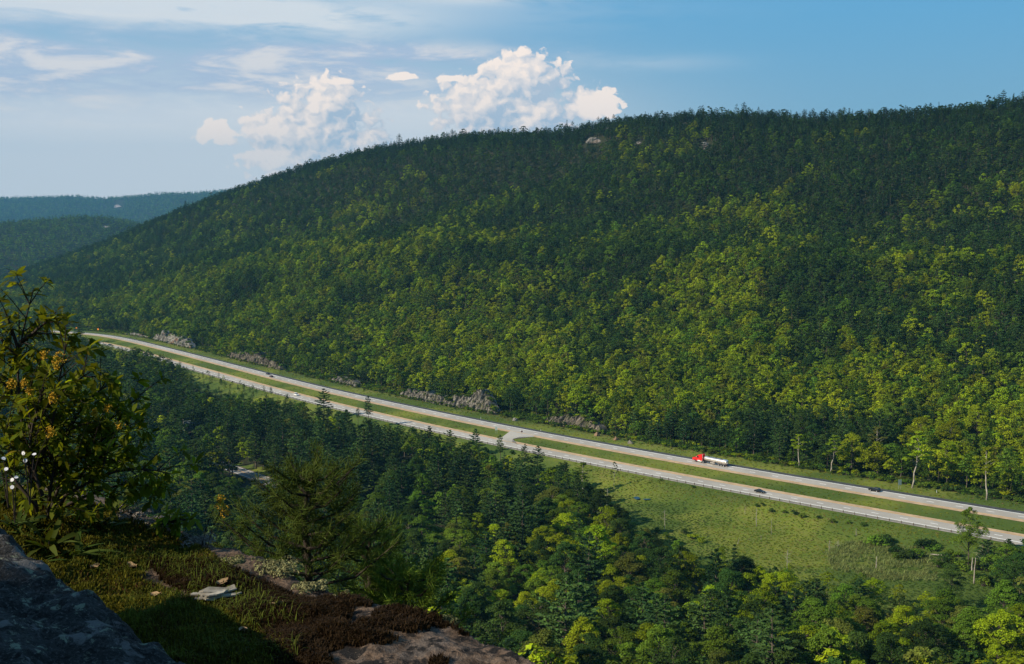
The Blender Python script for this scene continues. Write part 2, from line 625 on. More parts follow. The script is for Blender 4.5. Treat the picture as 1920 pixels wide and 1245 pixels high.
def side_distance(x, y, c_):
    """signed distance to a plan curve, positive on the far side"""
    x, y = np.asarray(x, float), np.asarray(y, float)
    sh = x.shape
    x, y = x.ravel(), y.ravel()
    best = np.full(x.shape, 1e18)
    sgn = np.ones(x.shape)
    a, b = c_[:-1], c_[1:]
    for i in range(len(a)):
        dx, dy = b[i] - a[i]
        l2 = dx * dx + dy * dy
        t = np.clip(((x - a[i, 0]) * dx + (y - a[i, 1]) * dy) / l2, 0, 1)
        ex, ey = x - a[i, 0] - t * dx, y - a[i, 1] - t * dy
        d2 = ex * ex + ey * ey
        k = d2 < best
        best = np.where(k, d2, best)
        sgn = np.where(k, np.sign(dx * ey - dy * ex), sgn)
    return (np.sqrt(best) * np.where(sgn == 0, 1, sgn)).reshape(sh)


C_FAR_C = C_FAR[::2]
C_NEAR_C = C_NEAR[::2]

# ------------------------------------------------------------------ terrain
RIDGE_U = np.array([-900, -300, 0, 100, 200, 300, 430, 560, 700, 800, 900, 1030, 1180, 1300, 1400, 1520, 1640, 1800, 1920, 2200, 2600, 3600])
RIDGE_V = np.array([640, 575, 524, 490, 455, 413, 363, 320, 283, 267, 257, 254, 227, 221, 220, 228, 222, 210, 196, 175, 170, 170]) + 1.0
RIDGE_Y = np.array([3000, 2800, 2650, 2600, 2550, 2450, 2300, 2150, 2000, 1900, 1820, 1720, 1600, 1500, 1430, 1380, 1330, 1280, 1250, 1150, 1100, 1100])
ROAD_EDGE = C_FAR + N_FAR * 12.0
_re_p = ROAD_EDGE[:, 0] / ROAD_EDGE[:, 1]
_k = ROAD_EDGE[:, 1] > 60
_o = np.argsort(_re_p[_k])
RE_P, RE_Y = _re_p[_k][_o], ROAD_EDGE[:, 1][_k][_o]
GT = np.array([0, .05, .14, .30, .44, .52, .62, .80, .92, 1.0])
GQ = np.array([0, .035, .16, .40, .575, .62, .665, .83, .94, 1.0])


def terrain(x, y, d_far=None, d_near=None):
    x, y = np.asarray(x, float), np.asarray(y, float)
    if d_far is None: d_far = side_distance(x, y, C_FAR_C)
    if d_near is None: d_near = side_distance(x, y, C_NEAR_C)
    base = plane_z(x, y)
    ys = np.maximum(y, 40.0)
    p = x / ys
    u = 960 + F * p * (1 / CT)
    # the mountain beyond the highway
    yr = np.interp(u, RIDGE_U, RIDGE_Y)
    vr = np.interp(u, RIDGE_U, RIDGE_V)
    y0 = np.interp(p, RE_P, RE_Y)
    z0 = plane_z(p * y0, y0)
    e0 = (z0 - HC) / y0
    e1 = slope_of_row(vr)
    span = np.maximum(yr - y0, 60.0)
    t = (y - y0) / span
    wob = (fbm(x / 230.0, y / 230.0, 3, 11) - 0.5) * 0.10 * np.clip(4 * t * (1 - t), 0, 1)
    q = np.interp(np.clip(t + wob, 0, 1), GT, GQ)
    e = e0 + (e1 - e0) * q
    zm = HC + e * y
    zridge = HC + e1 * yr
    zback = zridge - (y - yr) * 0.22
    zhill = np.where(t <= 1, zm, zback)
    zhill = zhill + (fbm(x / 60.0, y / 60.0, 3, 5) - 0.5) * 5.0 * sstep(t, 0.05, 0.2) * (1 - sstep(t, .93, 1.0) * 0.6)
    zfar = np.maximum(zhill, base - 6)
    # two further ridges closing the valley on the left
    v2 = np.interp(u, [-1500, -400, -100, 0, 60, 130, 200, 260, 330, 430, 560, 3000], [470, 455, 428, 416, 407, 403, 405, 414, 432, 462, 500, 640])
    y2 = 4100.0 + 350 * np.sin(u / 170.0)
    z2 = HC + slope_of_row(v2 + 5) * y2 - np.abs(y - y2) * np.where(y < y2, 0.105, 0.3) - ((y - y2) / 900.0) ** 2 * 30
    v3 = np.interp(u, [-2500, -600, -100, 0, 60, 120, 190, 250, 300, 360, 430, 520, 640, 900, 4000], [380, 372, 370, 369, 368, 364, 370, 366, 361, 360, 355, 352, 352, 360, 400])
    y3 = 10500.0 + 400 * np.sin(u / 120.0 + 1)
    z3 = HC + slope_of_row(v3 + 3) * y3 - np.abs(y - y3) * np.where(y < y3, 0.13, 0.3)
    nz = (fbm(x / 420.0, y / 420.0, 4, 31) - 0.5)
    zfar = np.maximum(zfar, np.maximum(z2 + nz * 30, z3 + nz * 34 * sstep(np.abs(y - y3), 0, 500)))
    zfar = np.maximum(zfar, base - 40)
    # near side: embankment, wet valley floor, wooded slope up to the ledge
    bank = base - 3.2 * sstep(-d_near, 12, 30) + (fbm(x / 35.0, y / 35.0, 3, 7) - .5) * 1.6 * sstep(-d_near, 20, 60)
    slope = 120.0 * np.exp(-np.maximum(y, 0) / (150.0 - 20 * sstep(x, 20, 160))) - 4
    slope = slope + (fbm(x / 45.0, y / 45.0, 3, 3) - .5) * 7 * sstep(y, 40, 120) * sstep(-d_near, 20, 140)
    slope = np.where(y < 0, 116.0 + np.clip(-y, 0, 400) * 0.06, slope)
    near = np.maximum(bank, slope) + np.log1p(np.exp(-np.abs(bank - slope) / 4.0)) * 4.0 * sstep(-d_near, 30, 90)
    near = np.where(y < 5, slope, near)
    mid = base - 0.12 - 0.5 * np.clip((9.0 - np.abs(d_far + 22)) / 9.0, 0, 1) * ((d_far < -8) & (d_near > 8))
    z = np.where(d_far > 10.5, base - 0.12 + (zfar - base + .12) * sstep(d_far, 10.5, 34), np.where(d_near < -10.5, near - 0.12 * (1 - sstep(-d_near, 10, 13)), mid))
    return z


def spaced(parts):
    return np.unique(np.concatenate([np.arange(a, b, s) for a, b, s in parts]))


GX = spaced([(-12000, -4000, 400), (-4000, -1800, 70), (-1800, -900, 20), (-900, 600, 7), (600, 1000, 20), (1000, 3000, 100), (3000, 12001, 500)])
GY = spaced([(-2000, -100, 200), (-100, 60, 12), (60, 1500, 7), (1500, 2800, 16), (2800, 5200, 50), (5200, 11700, 85), (11700, 16001, 700)])
XX, YY = np.meshgrid(GX, GY)
DF = side_distance(XX, YY, C_FAR_C)
DN = side_distance(XX, YY, C_NEAR_C)
ZZ = terrain(XX, YY, DF, DN)


def on_floor(u, v, drop):
    d = ray(u, v)
    k = (G0 - drop - HC) / (d[2] - GA * d[0] - GB * d[1])
    return np.array([k * d[0], k * d[1]])


LANE_DROP = 2.4
_lp = np.array([on_floor(u, v, LANE_DROP) for u, v in [(150, 800), (260, 824), (345, 847), (400, 865), (434, 878), (470, 890), (512, 905), (560, 925), (610, 950)]])
_ld = np.concatenate([[0], np.cumsum(np.linalg.norm(np.diff(_lp, axis=0), axis=1))])
_ls = np.arange(0, _ld[-1], 6.0)
C_LANE = np.stack([np.interp(_ls, _ld, _lp[:, 0]), np.interp(_ls, _ld, _lp[:, 1])], 1)
for _ in range(20):
    C_LANE[1:-1] = .25 * C_LANE[:-2] + .5 * C_LANE[1:-1] + .25 * C_LANE[2:]
DL = np.abs(side_distance(XX, YY, C_LANE))
_w = 1 - sstep(DL, 9, 22)
ZZ = ZZ * (1 - _w) + (plane_z(XX, YY) - LANE_DROP - .1) * _w


def in_poly(u, v, poly):
    u, v = np.asarray(u, float), np.asarray(v, float)
    r = np.zeros(u.shape, bool)
    n = len(poly)
    for i in range(n):
        x0, y0 = poly[i]
        x1, y1 = poly[(i + 1) % n]
        if y0 == y1:
            continue
        k = ((y0 > v) != (y1 > v)) & (u < (x1 - x0) * (v - y0) / (y1 - y0) + x0)
        r ^= k
    return r


# open ground as outlined from the ledge; trees stand clear of these sight lines
MEADOW = [(1085, 872), (1180, 893), (1300, 915), (1420, 938), (1560, 962), (1690, 985), (1790, 1003), (1815, 1020), (1740, 1030), (1690, 1045), (1740, 1060), (1760, 1090), (1830, 1112), (1900, 1105), (1925, 1112), (1850, 1128), (1760, 1098), (1640, 1079), (1560, 1064), (1480, 1051), (1400, 1032), (1330, 1014), (1260, 1001), (1200, 978), (1165, 950), (1145, 915), (1110, 895)]
ROAD_OPEN = [(90, 618), (330, 640), (700, 735), (1000, 795), (1400, 865), (1925, 955), (1930, 1010), (1800, 1005), (1500, 950), (1300, 917), (1180, 893), (1095, 875), (1040, 858), (985, 850), (900, 832), (840, 815), (800, 803), (745, 795), (700, 780), (655, 765), (610, 757), (560, 748), (490, 737), (440, 726), (390, 716), (355, 695), (330, 672), (270, 652), (240, 650), (215, 655), (190, 648), (160, 632), (90, 628)]
LANE_OPEN = [(395, 858), (440, 868), (514, 890), (514, 912), (470, 897), (425, 885), (395, 874)]
POCKETS = [[(445, 868), (512, 885), (512, 895), (450, 878)], [(355, 700), (410, 722), (460, 730), (440, 740), (380, 726), (352, 712)], [(455, 912), (470, 918), (468, 928), (452, 922)], [(585, 903), (605, 900), (606, 912), (588, 914)], [(350, 790), (374, 792), (374, 808), (352, 806)], [(670, 905), (698, 907), (698, 922), (668, 920)], [(1808, 1040), (1830, 1012), (1852, 1012), (1852, 1098), (1812, 1102)]]

UU, VV, _ = project(XX, YY, ZZ)
nearside = DN < -9
MEADOW_COVER = [(1060, 865), (1180, 890), (1420, 935), (1690, 983), (1925, 1020), (1960, 1190), (1800, 1175), (1640, 1150), (1400, 1105), (1240, 1060), (1140, 975)]
open_ = in_poly(UU, VV, MEADOW_COVER) & nearside
for pk in POCKETS[:-1] + [LANE_OPEN]:
    open_ |= in_poly(UU, VV, pk) & nearside
meadow_plan = np.zeros_like(XX)
meadow_plan[open_] = 1
corr = (YY < 1800) & (np.abs(DF) < 90) & ((DF > -60) & (DF < 26) | (DN > -20)) & (DF < 26)
meadow_plan[corr & (YY > 100)] = 1
brown_plan = np.where((DN < -9) & (DN > -26) & (UU > 1000), 0.4, 0.0) * (YY > 100) + np.where((DF > 12) & (DF < 40) & (UU < 1300) & (YY > 100), 0.45, 0)
ny, nx = XX.shape
idx = np.arange(ny * nx).reshape(ny, nx)
quads = np.stack([idx[:-1, :-1], idx[:-1, 1:], idx[1:, 1:], idx[1:, :-1]], -1).reshape(-1, 4)
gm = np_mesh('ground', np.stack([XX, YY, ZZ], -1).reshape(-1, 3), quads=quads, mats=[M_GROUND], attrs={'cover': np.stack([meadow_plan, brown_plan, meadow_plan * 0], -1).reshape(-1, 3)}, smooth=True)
ground = tag(link('ground', gm), 'wooded valley floor and mountain slopes with open marsh meadow', kind='structure')


# ------------------------------------------------------------------ highway
def strip(c_, n_, a, b, dz, i0=0, i1=None):
    """ribbon between lateral offsets a and b of a plan curve"""
    i1 = len(c_) if i1 is None else i1
    cc, nn = c_[i0:i1], n_[i0:i1]
    pa, pb = cc + nn * a, cc + nn * b
    za, zb = plane_z(pa[:, 0], pa[:, 1]), plane_z(pb[:, 0], pb[:, 1])
    v = np.concatenate([np.column_stack([pa, za + dz]), np.column_stack([pb, zb + dz])])
    m_ = len(cc)
    k = np.arange(m_ - 1)
    q = np.stack([k, k + 1, k + 1 + m_, k + m_], -1)
    return v, q, np.concatenate([np.zeros(m_), np.ones(m_)])


def lay(name, c_, n_, a, b, dz, mat_, parent=None, i0=0, i1=None):
    v, q, lv = strip(c_, n_, a, b, dz, i0, i1)
    mb = MB().add(v, quads=q[:, ::-1] if b < a else q, lv=lv)
    return link(name, mb.mesh(name, [mat_]), parent)


def carriageway(name, c_, n_, out, label):
    """out = +1 when the outer shoulder lies on the far side"""
    root = lay(name, c_, n_, -3.9 if out > 0 else -3.9, 3.9, 0.0, M_ROAD)
    tag(root, label, kind='structure')
    lay('outer_shoulder', c_, n_, out * 3.9, out * (7.3 if out > 0 else 7.0), -0.005, M_SHOULDER_DARK if out > 0 else M_SHOULDER, root)
    lay('inner_shoulder', c_, n_, -out * 3.9, -out * 6.4, -0.005, M_SHOULDER_TAN, root)
    lay('white_edge_line', c_, n_, out * 3.45, out * 3.95, 0.01, M_WHITE_PAINT, root)
    lay('yellow_edge_line', c_, n_, -out * 3.60, -out * 3.90, 0.01, M_YELLOW_PAINT, root)
    return root


road_far = carriageway('road', C_FAR, N_FAR, 1, 'pale two-lane carriageway at the foot of the wooded mountain')
road_near = carriageway('road', C_NEAR, N_NEAR, -1, 'pale two-lane carriageway with guardrail beside the marsh meadow')


def arclen(c_):
    return np.concatenate([[0], np.cumsum(np.linalg.norm(np.diff(c_, axis=0), axis=1))])


def nearest_s(c_, pt):
    s = arclen(c_)
    ss = np.arange(0, s[-1], 0.5)
    q = np.stack([np.interp(ss, s, c_[:, 0]), np.interp(ss, s, c_[:, 1])], 1)
    return ss[np.argmin(((q - pt) ** 2).sum(1))]


def pose(c_, s0, lat=0.0):
    """point and heading on a carriageway"""
    s = arclen(c_)
    t, n = normals_of(c_)
    p = np.array([np.interp(s0, s, c_[:, k]) for k in (0, 1)])
    tt = np.array([np.interp(s0, s, t[:, k]) for k in (0, 1)])
    tt /= np.linalg.norm(tt)
    q = p + np.array([-tt[1], tt[0]]) * lat
    return Vector((q[0], q[1], float(plane_z(q[0], q[1])))), math.atan2(tt[1], tt[0])


def dashes(c_, root, anchor, umin):
    s = arclen(c_)
    s0 = nearest_s(c_, on_valley(*anchor)) % 12.19
    for sa in np.arange(s0, s[-1], 12.19):
        p, h = pose(c_, sa + 1.5)
        u, v, d = project(p.x, p.y, p.z)
        if not (umin < u < 2000) or d < 50:
            continue
        v4 = []
        for ds, dl in ((0, -.21), (3.05, -.21), (3.05, .21), (0, .21)):
            q, _h = pose(c_, sa + ds, dl)
            v4.append((q.x, q.y, q.z + 0.012))
        link('lane_dash', MB().add(v4, quads=[[0, 1, 2, 3]]).mesh('lane_dash', [M_WHITE_PAINT]), root)


dashes(C_FAR, road_far, (1286.6, 864.4), 200)
dashes(C_NEAR, road_near, (1054.9, 854.2), 330)
# median crossover for patrol cars
xs_, xh = pose(C_FAR, nearest_s(C_FAR, on_valley(960, 803)), -5.0)
xo = MB()
cross = [on_valley(u, v) for u, v in [(957, 808), (946, 816), (941, 820), (930, 822), (938, 832), (955, 838), (972, 834), (960, 829), (962, 823), (975, 819), (1000, 819), (1004, 815)]]
cc_ = np.mean(cross, axis=0)
vv_ = [(cc_[0], cc_[1], float(plane_z(*cc_)) + 0.004)] + [(a[0], a[1], float(plane_z(*a)) + 0.004) for a in cross]
xo.add(vv_, tris=[[0, i + 1, (i + 1) % len(cross) + 1] for i in range(len(cross))], lv=0.2)
crossover = tag(link('road', xo.mesh('road', [M_ROAD])), 'short paved crossover through the grass median', kind='structure')

# ------------------------------------------------------------------ air: one box of thin haze round the whole valley
hv = bpy.data.materials.new('hazy_air')
hv.use_nodes = True
H_ = NT(hv.node_tree)
H_.n.clear()
ho = H_.node('ShaderNodeOutputMaterial')
pv = H_.node('ShaderNodeVolumePrincipled')
pv.inputs['Color'].default_value = rgb(0.16, 0.48, 0.80)
pv.inputs['Density'].default_value = 0.000046
pv.inputs['Anisotropy'].default_value = 0.0
H_.l.new(pv.outputs[0], ho.inputs['Volume'])
HAZE_TOP = float(ZZ.max()) + 45
hb = MB().box((0, 6800, (HAZE_TOP + float(ZZ.min()) - 1.5) / 2), (24400, 18800, HAZE_TOP - float(ZZ.min()) + 1.5))
haze = tag(link('haze', hb.mesh('haze', [hv])), 'thin blue summer haze filling the valley', kind='stuff')

def ico(level):
    t = (1 + 5 ** .5) / 2
    v = np.array([[-1, t, 0], [1, t, 0], [-1, -t, 0], [1, -t, 0], [0, -1, t], [0, 1, t], [0, -1, -t], [0, 1, -t], [t, 0, -1], [t, 0, 1], [-t, 0, -1], [-t, 0, 1]], float)
    f = np.array([[0, 11, 5], [0, 5, 1], [0, 1, 7], [0, 7, 10], [0, 10, 11], [1, 5, 9], [5, 11, 4], [11, 10, 2], [10, 7, 6], [7, 1, 8], [3, 9, 4], [3, 4, 2], [3, 2, 6], [3, 6, 8], [3, 8, 9], [4, 9, 5], [2, 4, 11], [6, 2, 10], [8, 6, 7], [9, 8, 1]])
    v /= np.linalg.norm(v, axis=1)[:, None]
    for _ in range(level):
        vs, cache, nf = list(v), {}, []
        def mid(a, b):
            k = (min(a, b), max(a, b))
            if k not in cache:
                m_ = vs[a] + vs[b]
                vs.append(m_ / np.linalg.norm(m_))
                cache[k] = len(vs) - 1
            return cache[k]
        for a, b, c_ in f:
            ab, bc, ca = mid(a, b), mid(b, c_), mid(c_, a)
            nf += [[a, ab, ca], [b, bc, ab], [c_, ca, bc], [ab, bc, ca]]
        v, f = np.array(vs), np.array(nf)
    return v, f


def rand_dir(rng, n):
    d = rng.normal(size=(n, 3))
    return d / np.linalg.norm(d, axis=1)[:, None]


# ------------------------------------------------------------------ tree shapes
def rand_dir(rng, n):
    d = rng.normal(size=(n, 3))
    return d / np.linalg.norm(d, axis=1)[:, None]


def make_broadleaf(seed, H=15.0, Rr=5.3, base=0.22, clumps=46, per=110, leaf=0.42, limbs=True, trunk_r=0.22, lean=0.0, seg=6, tier=0.5):
    """returns trunk MB and crown MB; crown of leafy pads carried on limbs"""
    rng = np.random.default_rng(seed)
    tr, cr = MB(), MB()
    n = 7
    zz = np.linspace(0, H * 0.82, n)
    path = np.stack([np.cumsum(rng.normal(0, .12, n)) + lean * zz, np.cumsum(rng.normal(0, .12, n)), zz], 1)
    path[0, :2] = 0
    path[0, 2] = -1.0
    tr.tube(path, trunk_r * np.linspace(1.25, 0.25, n), seg)
    zc0 = H * base
    for k in range(clumps):
        h = rng.beta(1.5, 1.15)
        prof = math.sin(math.pi * min(1, 0.16 + 0.84 * h) ** 0.85) ** 0.65
        ang = k * 2.39996 + rng.normal(0, .5)
        rad = Rr * prof * (0.35 + 0.62 * math.sqrt(rng.random())) * (1 + .25 * math.sin(ang * 2 + seed))
        z = zc0 + (H - zc0) * (0.03 + 0.95 * h)
        tx = np.array([np.interp(z, path[:, 2], path[:, 0]), np.interp(z, path[:, 2], path[:, 1])])
        c_ = np.array([tx[0] + rad * math.cos(ang), tx[1] + rad * math.sin(ang), z])
        rc = Rr * rng.uniform(0.20, 0.36) * (1.1 - 0.35 * h)
        if limbs:
            z1 = max(zc0 * .7, z - rad * rng.uniform(.5, .9))
            b0 = np.array([np.interp(z1, path[:, 2], path[:, 0]), np.interp(z1, path[:, 2], path[:, 1]), z1])
            mid = (b0 + c_) / 2 + np.array([0, 0, .25])
            tr.tube([b0, mid, c_], [trunk_r * .3, trunk_r * .2, .03], 4, cap=False)
        m_ = int(per * rng.uniform(.7, 1.3))
        d = rand_dir(rng, m_)
        d[:, 2] = np.where(d[:, 2] < -0.35, -d[:, 2], d[:, 2])
        rr = rng.uniform(.55, 1.08, m_)[:, None]
        pos = c_ + d * rr * rc * np.array([1, 1, tier])
        nrm = d * 0.55 + np.array([0, 0, .75]) + rng.normal(0, .38, (m_, 3))
        tan = d * 0.8 + rng.normal(0, .6, (m_, 3)) - np.array([0, 0, .25])
        sz = leaf * rng.uniform(.65, 1.35, m_)
        cr.leaves(pos, nrm, tan, sz, sz * .72, 0.12, rng.random(m_) * .8 + .2 * rng.random())
    return tr, cr


def make_pine(seed, H=21.0, Rr=4.2, base=0.30, whorls=15, per=26, needle=0.62, seg=6, trunk_r=.26, sharp=0.9):
    """eastern white pine: tiers of flat plumes on long branches, ragged outline"""
    rng = np.random.default_rng(seed)
    tr, cr = MB(), MB()
    n = 8
    zz = np.linspace(0, H, n)
    path = np.stack([np.cumsum(rng.normal(0, .08, n)), np.cumsum(rng.normal(0, .08, n)), zz], 1)
    path[0, 2] = -1.0
    tr.tube(path, trunk_r * np.linspace(1.2, .12, n), seg)
    for w in range(whorls):
        h = w / (whorls - 1)
        z = H * (base + (0.985 - base) * h)
        tx = np.array([np.interp(z, path[:, 2], path[:, 0]), np.interp(z, path[:, 2], path[:, 1])])
        L0 = Rr * (0.10 + 0.90 * (1 - h) ** sharp) * (0.55 + .45 * min(1, h * 5 + .35))
        nb = int(rng.integers(4, 7))
        a0 = rng.random() * 6.28
        for b in range(nb):
            a = a0 + b * 6.283 / nb + rng.normal(0, .25)
            L = L0 * rng.uniform(.55, 1.2)
            if rng.random() < .10:
                continue
            rise = L * (0.05 + 0.32 * h) + rng.normal(0, .15)
            dr = np.array([math.cos(a), math.sin(a), 0])
            p0 = np.array([tx[0], tx[1], z])
            p1 = p0 + dr * L * .5 + np.array([0, 0, rise * .3])
            p2 = p0 + dr * L + np.array([0, 0, rise])
            tr.tube([p0, p1, p2], [.07, .05, .02], 4, cap=False)
            m_ = max(5, int(per * (0.35 + L / Rr)))
            f_ = rng.uniform(.22, 1.04, m_)
            pos = p0 + dr * (L * f_)[:, None]
            pos[:, 2] += rise * f_ ** 1.6
            side = np.array([-dr[1], dr[0], 0])
            wdt = L * .30 * (1.15 - f_ * .55)
            off = rng.normal(0, .55, m_) * wdt
            pos = pos + side * off[:, None]
            pos[:, 2] += rng.uniform(-.06, .26, m_)
            nrm = np.array([0, 0, 1.0]) + rng.normal(0, .42, (m_, 3))
            tan = dr * .9 + side * np.sign(off)[:, None] * .55 + np.array([0, 0, .35]) + rng.normal(0, .3, (m_, 3))
            sz = needle * rng.uniform(.7, 1.35, m_)
            cr.leaves(pos, nrm, tan, sz, sz * .5, .1, rng.random(m_))
    return tr, cr


def make_spruce(seed, H=16.0, Rr=3.4, rows=17, per=18, needle=.6, seg=5):
    """narrow dark spire"""
    rng = np.random.default_rng(seed)
    tr, cr = MB(), MB()
    tr.tube([(0, 0, -1), (0, 0, H * .5), (0, 0, H)], [.22, .14, .02], seg)
    for w in range(rows):
        h = w / (rows - 1)
        z = H * (.06 + .92 * h)
        L0 = Rr * (1 - h) ** .85 + .18
        nb = max(4, int(9 - 4 * h))
        for b in range(nb):
            a = b * 6.283 / nb + w * 1.1 + rng.normal(0, .25)
            L = L0 * rng.uniform(.65, 1.15)
            dr = np.array([math.cos(a), math.sin(a), 0])
            m_ = max(3, int(per * (.25 + L / Rr)))
            f_ = rng.uniform(.1, 1.0, m_)
            pos = np.array([0, 0, z]) + dr * (L * f_)[:, None]
            pos[:, 2] += -L * .22 * f_ + L * .1 * f_ ** 3 + rng.uniform(-.1, .12, m_)
            side = np.array([-dr[1], dr[0], 0])
            pos += side * (rng.normal(0, .2, m_) * L)[:, None]
            nrm = np.array([0, 0, 1.0]) + dr * .35 + rng.normal(0, .35, (m_, 3))
            tan = dr + rng.normal(0, .45, (m_, 3)) - np.array([0, 0, .2])
            sz = needle * rng.uniform(.7, 1.3, m_)
            cr.leaves(pos, nrm, tan, sz, sz * .45, .08, rng.random(m_))
    return tr, cr


def join(tr, cr, name, leaf_mat, bark=None):
    v = np.concatenate(tr.v + cr.v)
    nt_ = sum(len(a) for a in tr.v)
    tf = np.concatenate(tr.f) if tr.f else np.zeros((0, 3), int)
    tq = np.concatenate(tr.q)
    cf = np.concatenate(cr.f) + nt_
    tris = np.concatenate([tf, cf])
    midx = np.concatenate([np.zeros(len(tf)), np.ones(len(cf)), np.zeros(len(tq))])
    return np_mesh(name, v, tris, tq, [bark or M_BARK, leaf_mat], midx=midx, attrs={'lv': np.concatenate(tr.lv + cr.lv)})


# leaf colours of the species seen across the valley
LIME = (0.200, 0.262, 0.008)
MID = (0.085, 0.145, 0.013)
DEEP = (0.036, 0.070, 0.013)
OLIVE = (0.110, 0.125, 0.020)
PINE = (0.046, 0.086, 0.020)
DARKPINE = (0.026, 0.056, 0.016)
GOLD = (0.26, 0.20, 0.012)
RUST = (0.30, 0.085, 0.016)

# ------------------------------------------------------------------ where the trees stand
rngT = np.random.default_rng(77)


def jitter_grid(x0, x1, y0, y1, s):
    gx, gy = np.meshgrid(np.arange(x0, x1, s), np.arange(y0, y1, s))
    gx = gx.ravel() + rngT.uniform(-.46, .46, gx.size) * s
    gy = gy.ravel() + rngT.uniform(-.46, .46, gy.size) * s
    return gx, gy


from bisect import bisect


def grid_z(x, y):
    """height of the ground sheet itself (bilinear on its own grid)"""
    i = np.clip(np.searchsorted(GX, x) - 1, 0, len(GX) - 2)
    j = np.clip(np.searchsorted(GY, y) - 1, 0, len(GY) - 2)
    fx = (x - GX[i]) / (GX[i + 1] - GX[i])
    fy = (y - GY[j]) / (GY[j + 1] - GY[j])
    return (ZZ[j, i] * (1 - fx) + ZZ[j, i + 1] * fx) * (1 - fy) + (ZZ[j + 1, i] * (1 - fx) + ZZ[j + 1, i + 1] * fx) * fy


def grid_at(arr, x, y):
    i = np.clip(np.searchsorted(GX, x) - 1, 0, len(GX) - 2)
    j = np.clip(np.searchsorted(GY, y) - 1, 0, len(GY) - 2)
    return arr[j, i]


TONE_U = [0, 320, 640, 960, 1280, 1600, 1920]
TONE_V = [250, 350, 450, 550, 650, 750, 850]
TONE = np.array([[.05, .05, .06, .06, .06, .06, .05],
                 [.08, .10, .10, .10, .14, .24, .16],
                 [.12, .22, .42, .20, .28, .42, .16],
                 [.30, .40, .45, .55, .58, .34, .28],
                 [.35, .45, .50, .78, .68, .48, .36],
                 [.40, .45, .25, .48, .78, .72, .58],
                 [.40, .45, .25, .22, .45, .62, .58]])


def table(u, v, tab):
    fu = np.interp(u, TONE_U, np.arange(7))
    fv = np.interp(v, TONE_V, np.arange(7))
    i, j = np.minimum(fu.astype(int), 5), np.minimum(fv.astype(int), 5)
    a, b = fu - i, fv - j
    return (tab[j, i] * (1 - a) + tab[j, i + 1] * a) * (1 - b) + (tab[j + 1, i] * (1 - a) + tab[j + 1, i + 1] * a) * b


def clear_of(x, y, z, h, w, polys):
    """True where no point of a tree of height h falls into an open sight line"""
    ok = np.ones(len(x), bool)
    for f_, s_ in ((0.05, 0), (0.35, 0), (0.6, .7), (0.6, -.7), (0.85, 0), (1.0, 0)):
        u, v, d = project(x + s_ * w, y, z + h * f_)
        for p_ in polys:
            ok &= ~in_poly(u, v, p_)
    return ok


trees = []     # x, y, z, scale, species, tone


def stand(x, y):
    return np.stack([x, y], 1)


# ---- mountain side
def hillside(y0, y1, s, x0, x1):
    x, y = jitter_grid(x0, x1, y0, y1, s)
    p = x / y
    k = (p > -0.52) & (p < 0.52)
    x, y = x[k], y[k]
    df = grid_at(DF, x, y)
    k = df > 20
    x, y, df = x[k], y[k], df[k]
    z = grid_z(x, y)
    u, v, d = project(x, y, z)
    yr = np.interp(u, RIDGE_U, RIDGE_Y)
    k = (y < yr + 70) & (u > -260) & (u < 2180)
    return x[k], y[k], z[k], u[k], v[k], df[k]


def ridge_line():
    x, y, z, u, v, df = hillside(1000, 2750, 5.2, -1450, 1450)
    k = np.abs(y - np.interp(u, RIDGE_U, RIDGE_Y) + 12) < 48
    return x[k], y[k], z[k], u[k], v[k], df[k]


out = [ridge_line()]
for a in ((380, 1000, 6.3, -560, 560), (1000, 1500, 6.9, -800, 800), (1500, 2750, 8.6, -1450, 1450)):
    out.append(hillside(*a))
hx, hy, hz, hu, hvv, hdf = (np.concatenate(c_) for c_ in zip(*out))
edge_need = 23 + 10 * (fbm(hx / 40, hy / 40, 2, 9) - .3) + np.where(hu < 1150, 9, 0) * (hu > 480)
k = hdf > edge_need
hx, hy, hz, hu, hvv, hdf = (a[k] for a in (hx, hy, hz, hu, hvv, hdf))
ROCK_SPOTS = [(1115, 262, 32, 9), (1198, 270, 18, 5), (1322, 270, 22, 11), (1292, 232, 22, 4), (1232, 262, 12, 5), (1140, 240, 14, 5)]
for (a, b, w, h) in ROCK_SPOTS[:3]:
    k = ~((np.abs(hu - a) < w * .62) & (hvv > b - h * .4) & (hvv < b + h * 2.4))
    hx, hy, hz, hu, hvv, hdf = (q[k] for q in (hx, hy, hz, hu, hvv, hdf))
bright = table(hu, hvv - 12, TONE)  # share of bright trees: species mix, also standing in for sun patches and cloud shade
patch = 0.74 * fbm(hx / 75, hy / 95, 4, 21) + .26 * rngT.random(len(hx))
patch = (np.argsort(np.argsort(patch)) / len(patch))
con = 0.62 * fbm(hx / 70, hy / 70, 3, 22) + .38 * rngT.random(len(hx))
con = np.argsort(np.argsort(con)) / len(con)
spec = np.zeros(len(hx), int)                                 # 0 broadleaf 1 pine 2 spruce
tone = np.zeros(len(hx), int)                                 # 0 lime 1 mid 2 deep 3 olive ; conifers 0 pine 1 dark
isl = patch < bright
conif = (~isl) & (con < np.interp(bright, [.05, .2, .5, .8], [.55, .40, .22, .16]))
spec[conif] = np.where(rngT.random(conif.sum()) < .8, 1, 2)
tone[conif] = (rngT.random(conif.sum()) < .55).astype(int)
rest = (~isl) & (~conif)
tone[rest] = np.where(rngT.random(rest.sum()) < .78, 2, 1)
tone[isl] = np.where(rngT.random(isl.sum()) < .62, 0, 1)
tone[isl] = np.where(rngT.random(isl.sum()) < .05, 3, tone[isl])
dist_fade = np.interp(hu, [0, 500, 900], [1, 1, 0])
k = isl & (rngT.random(len(hx)) < dist_fade * .45)
tone[k] = 1
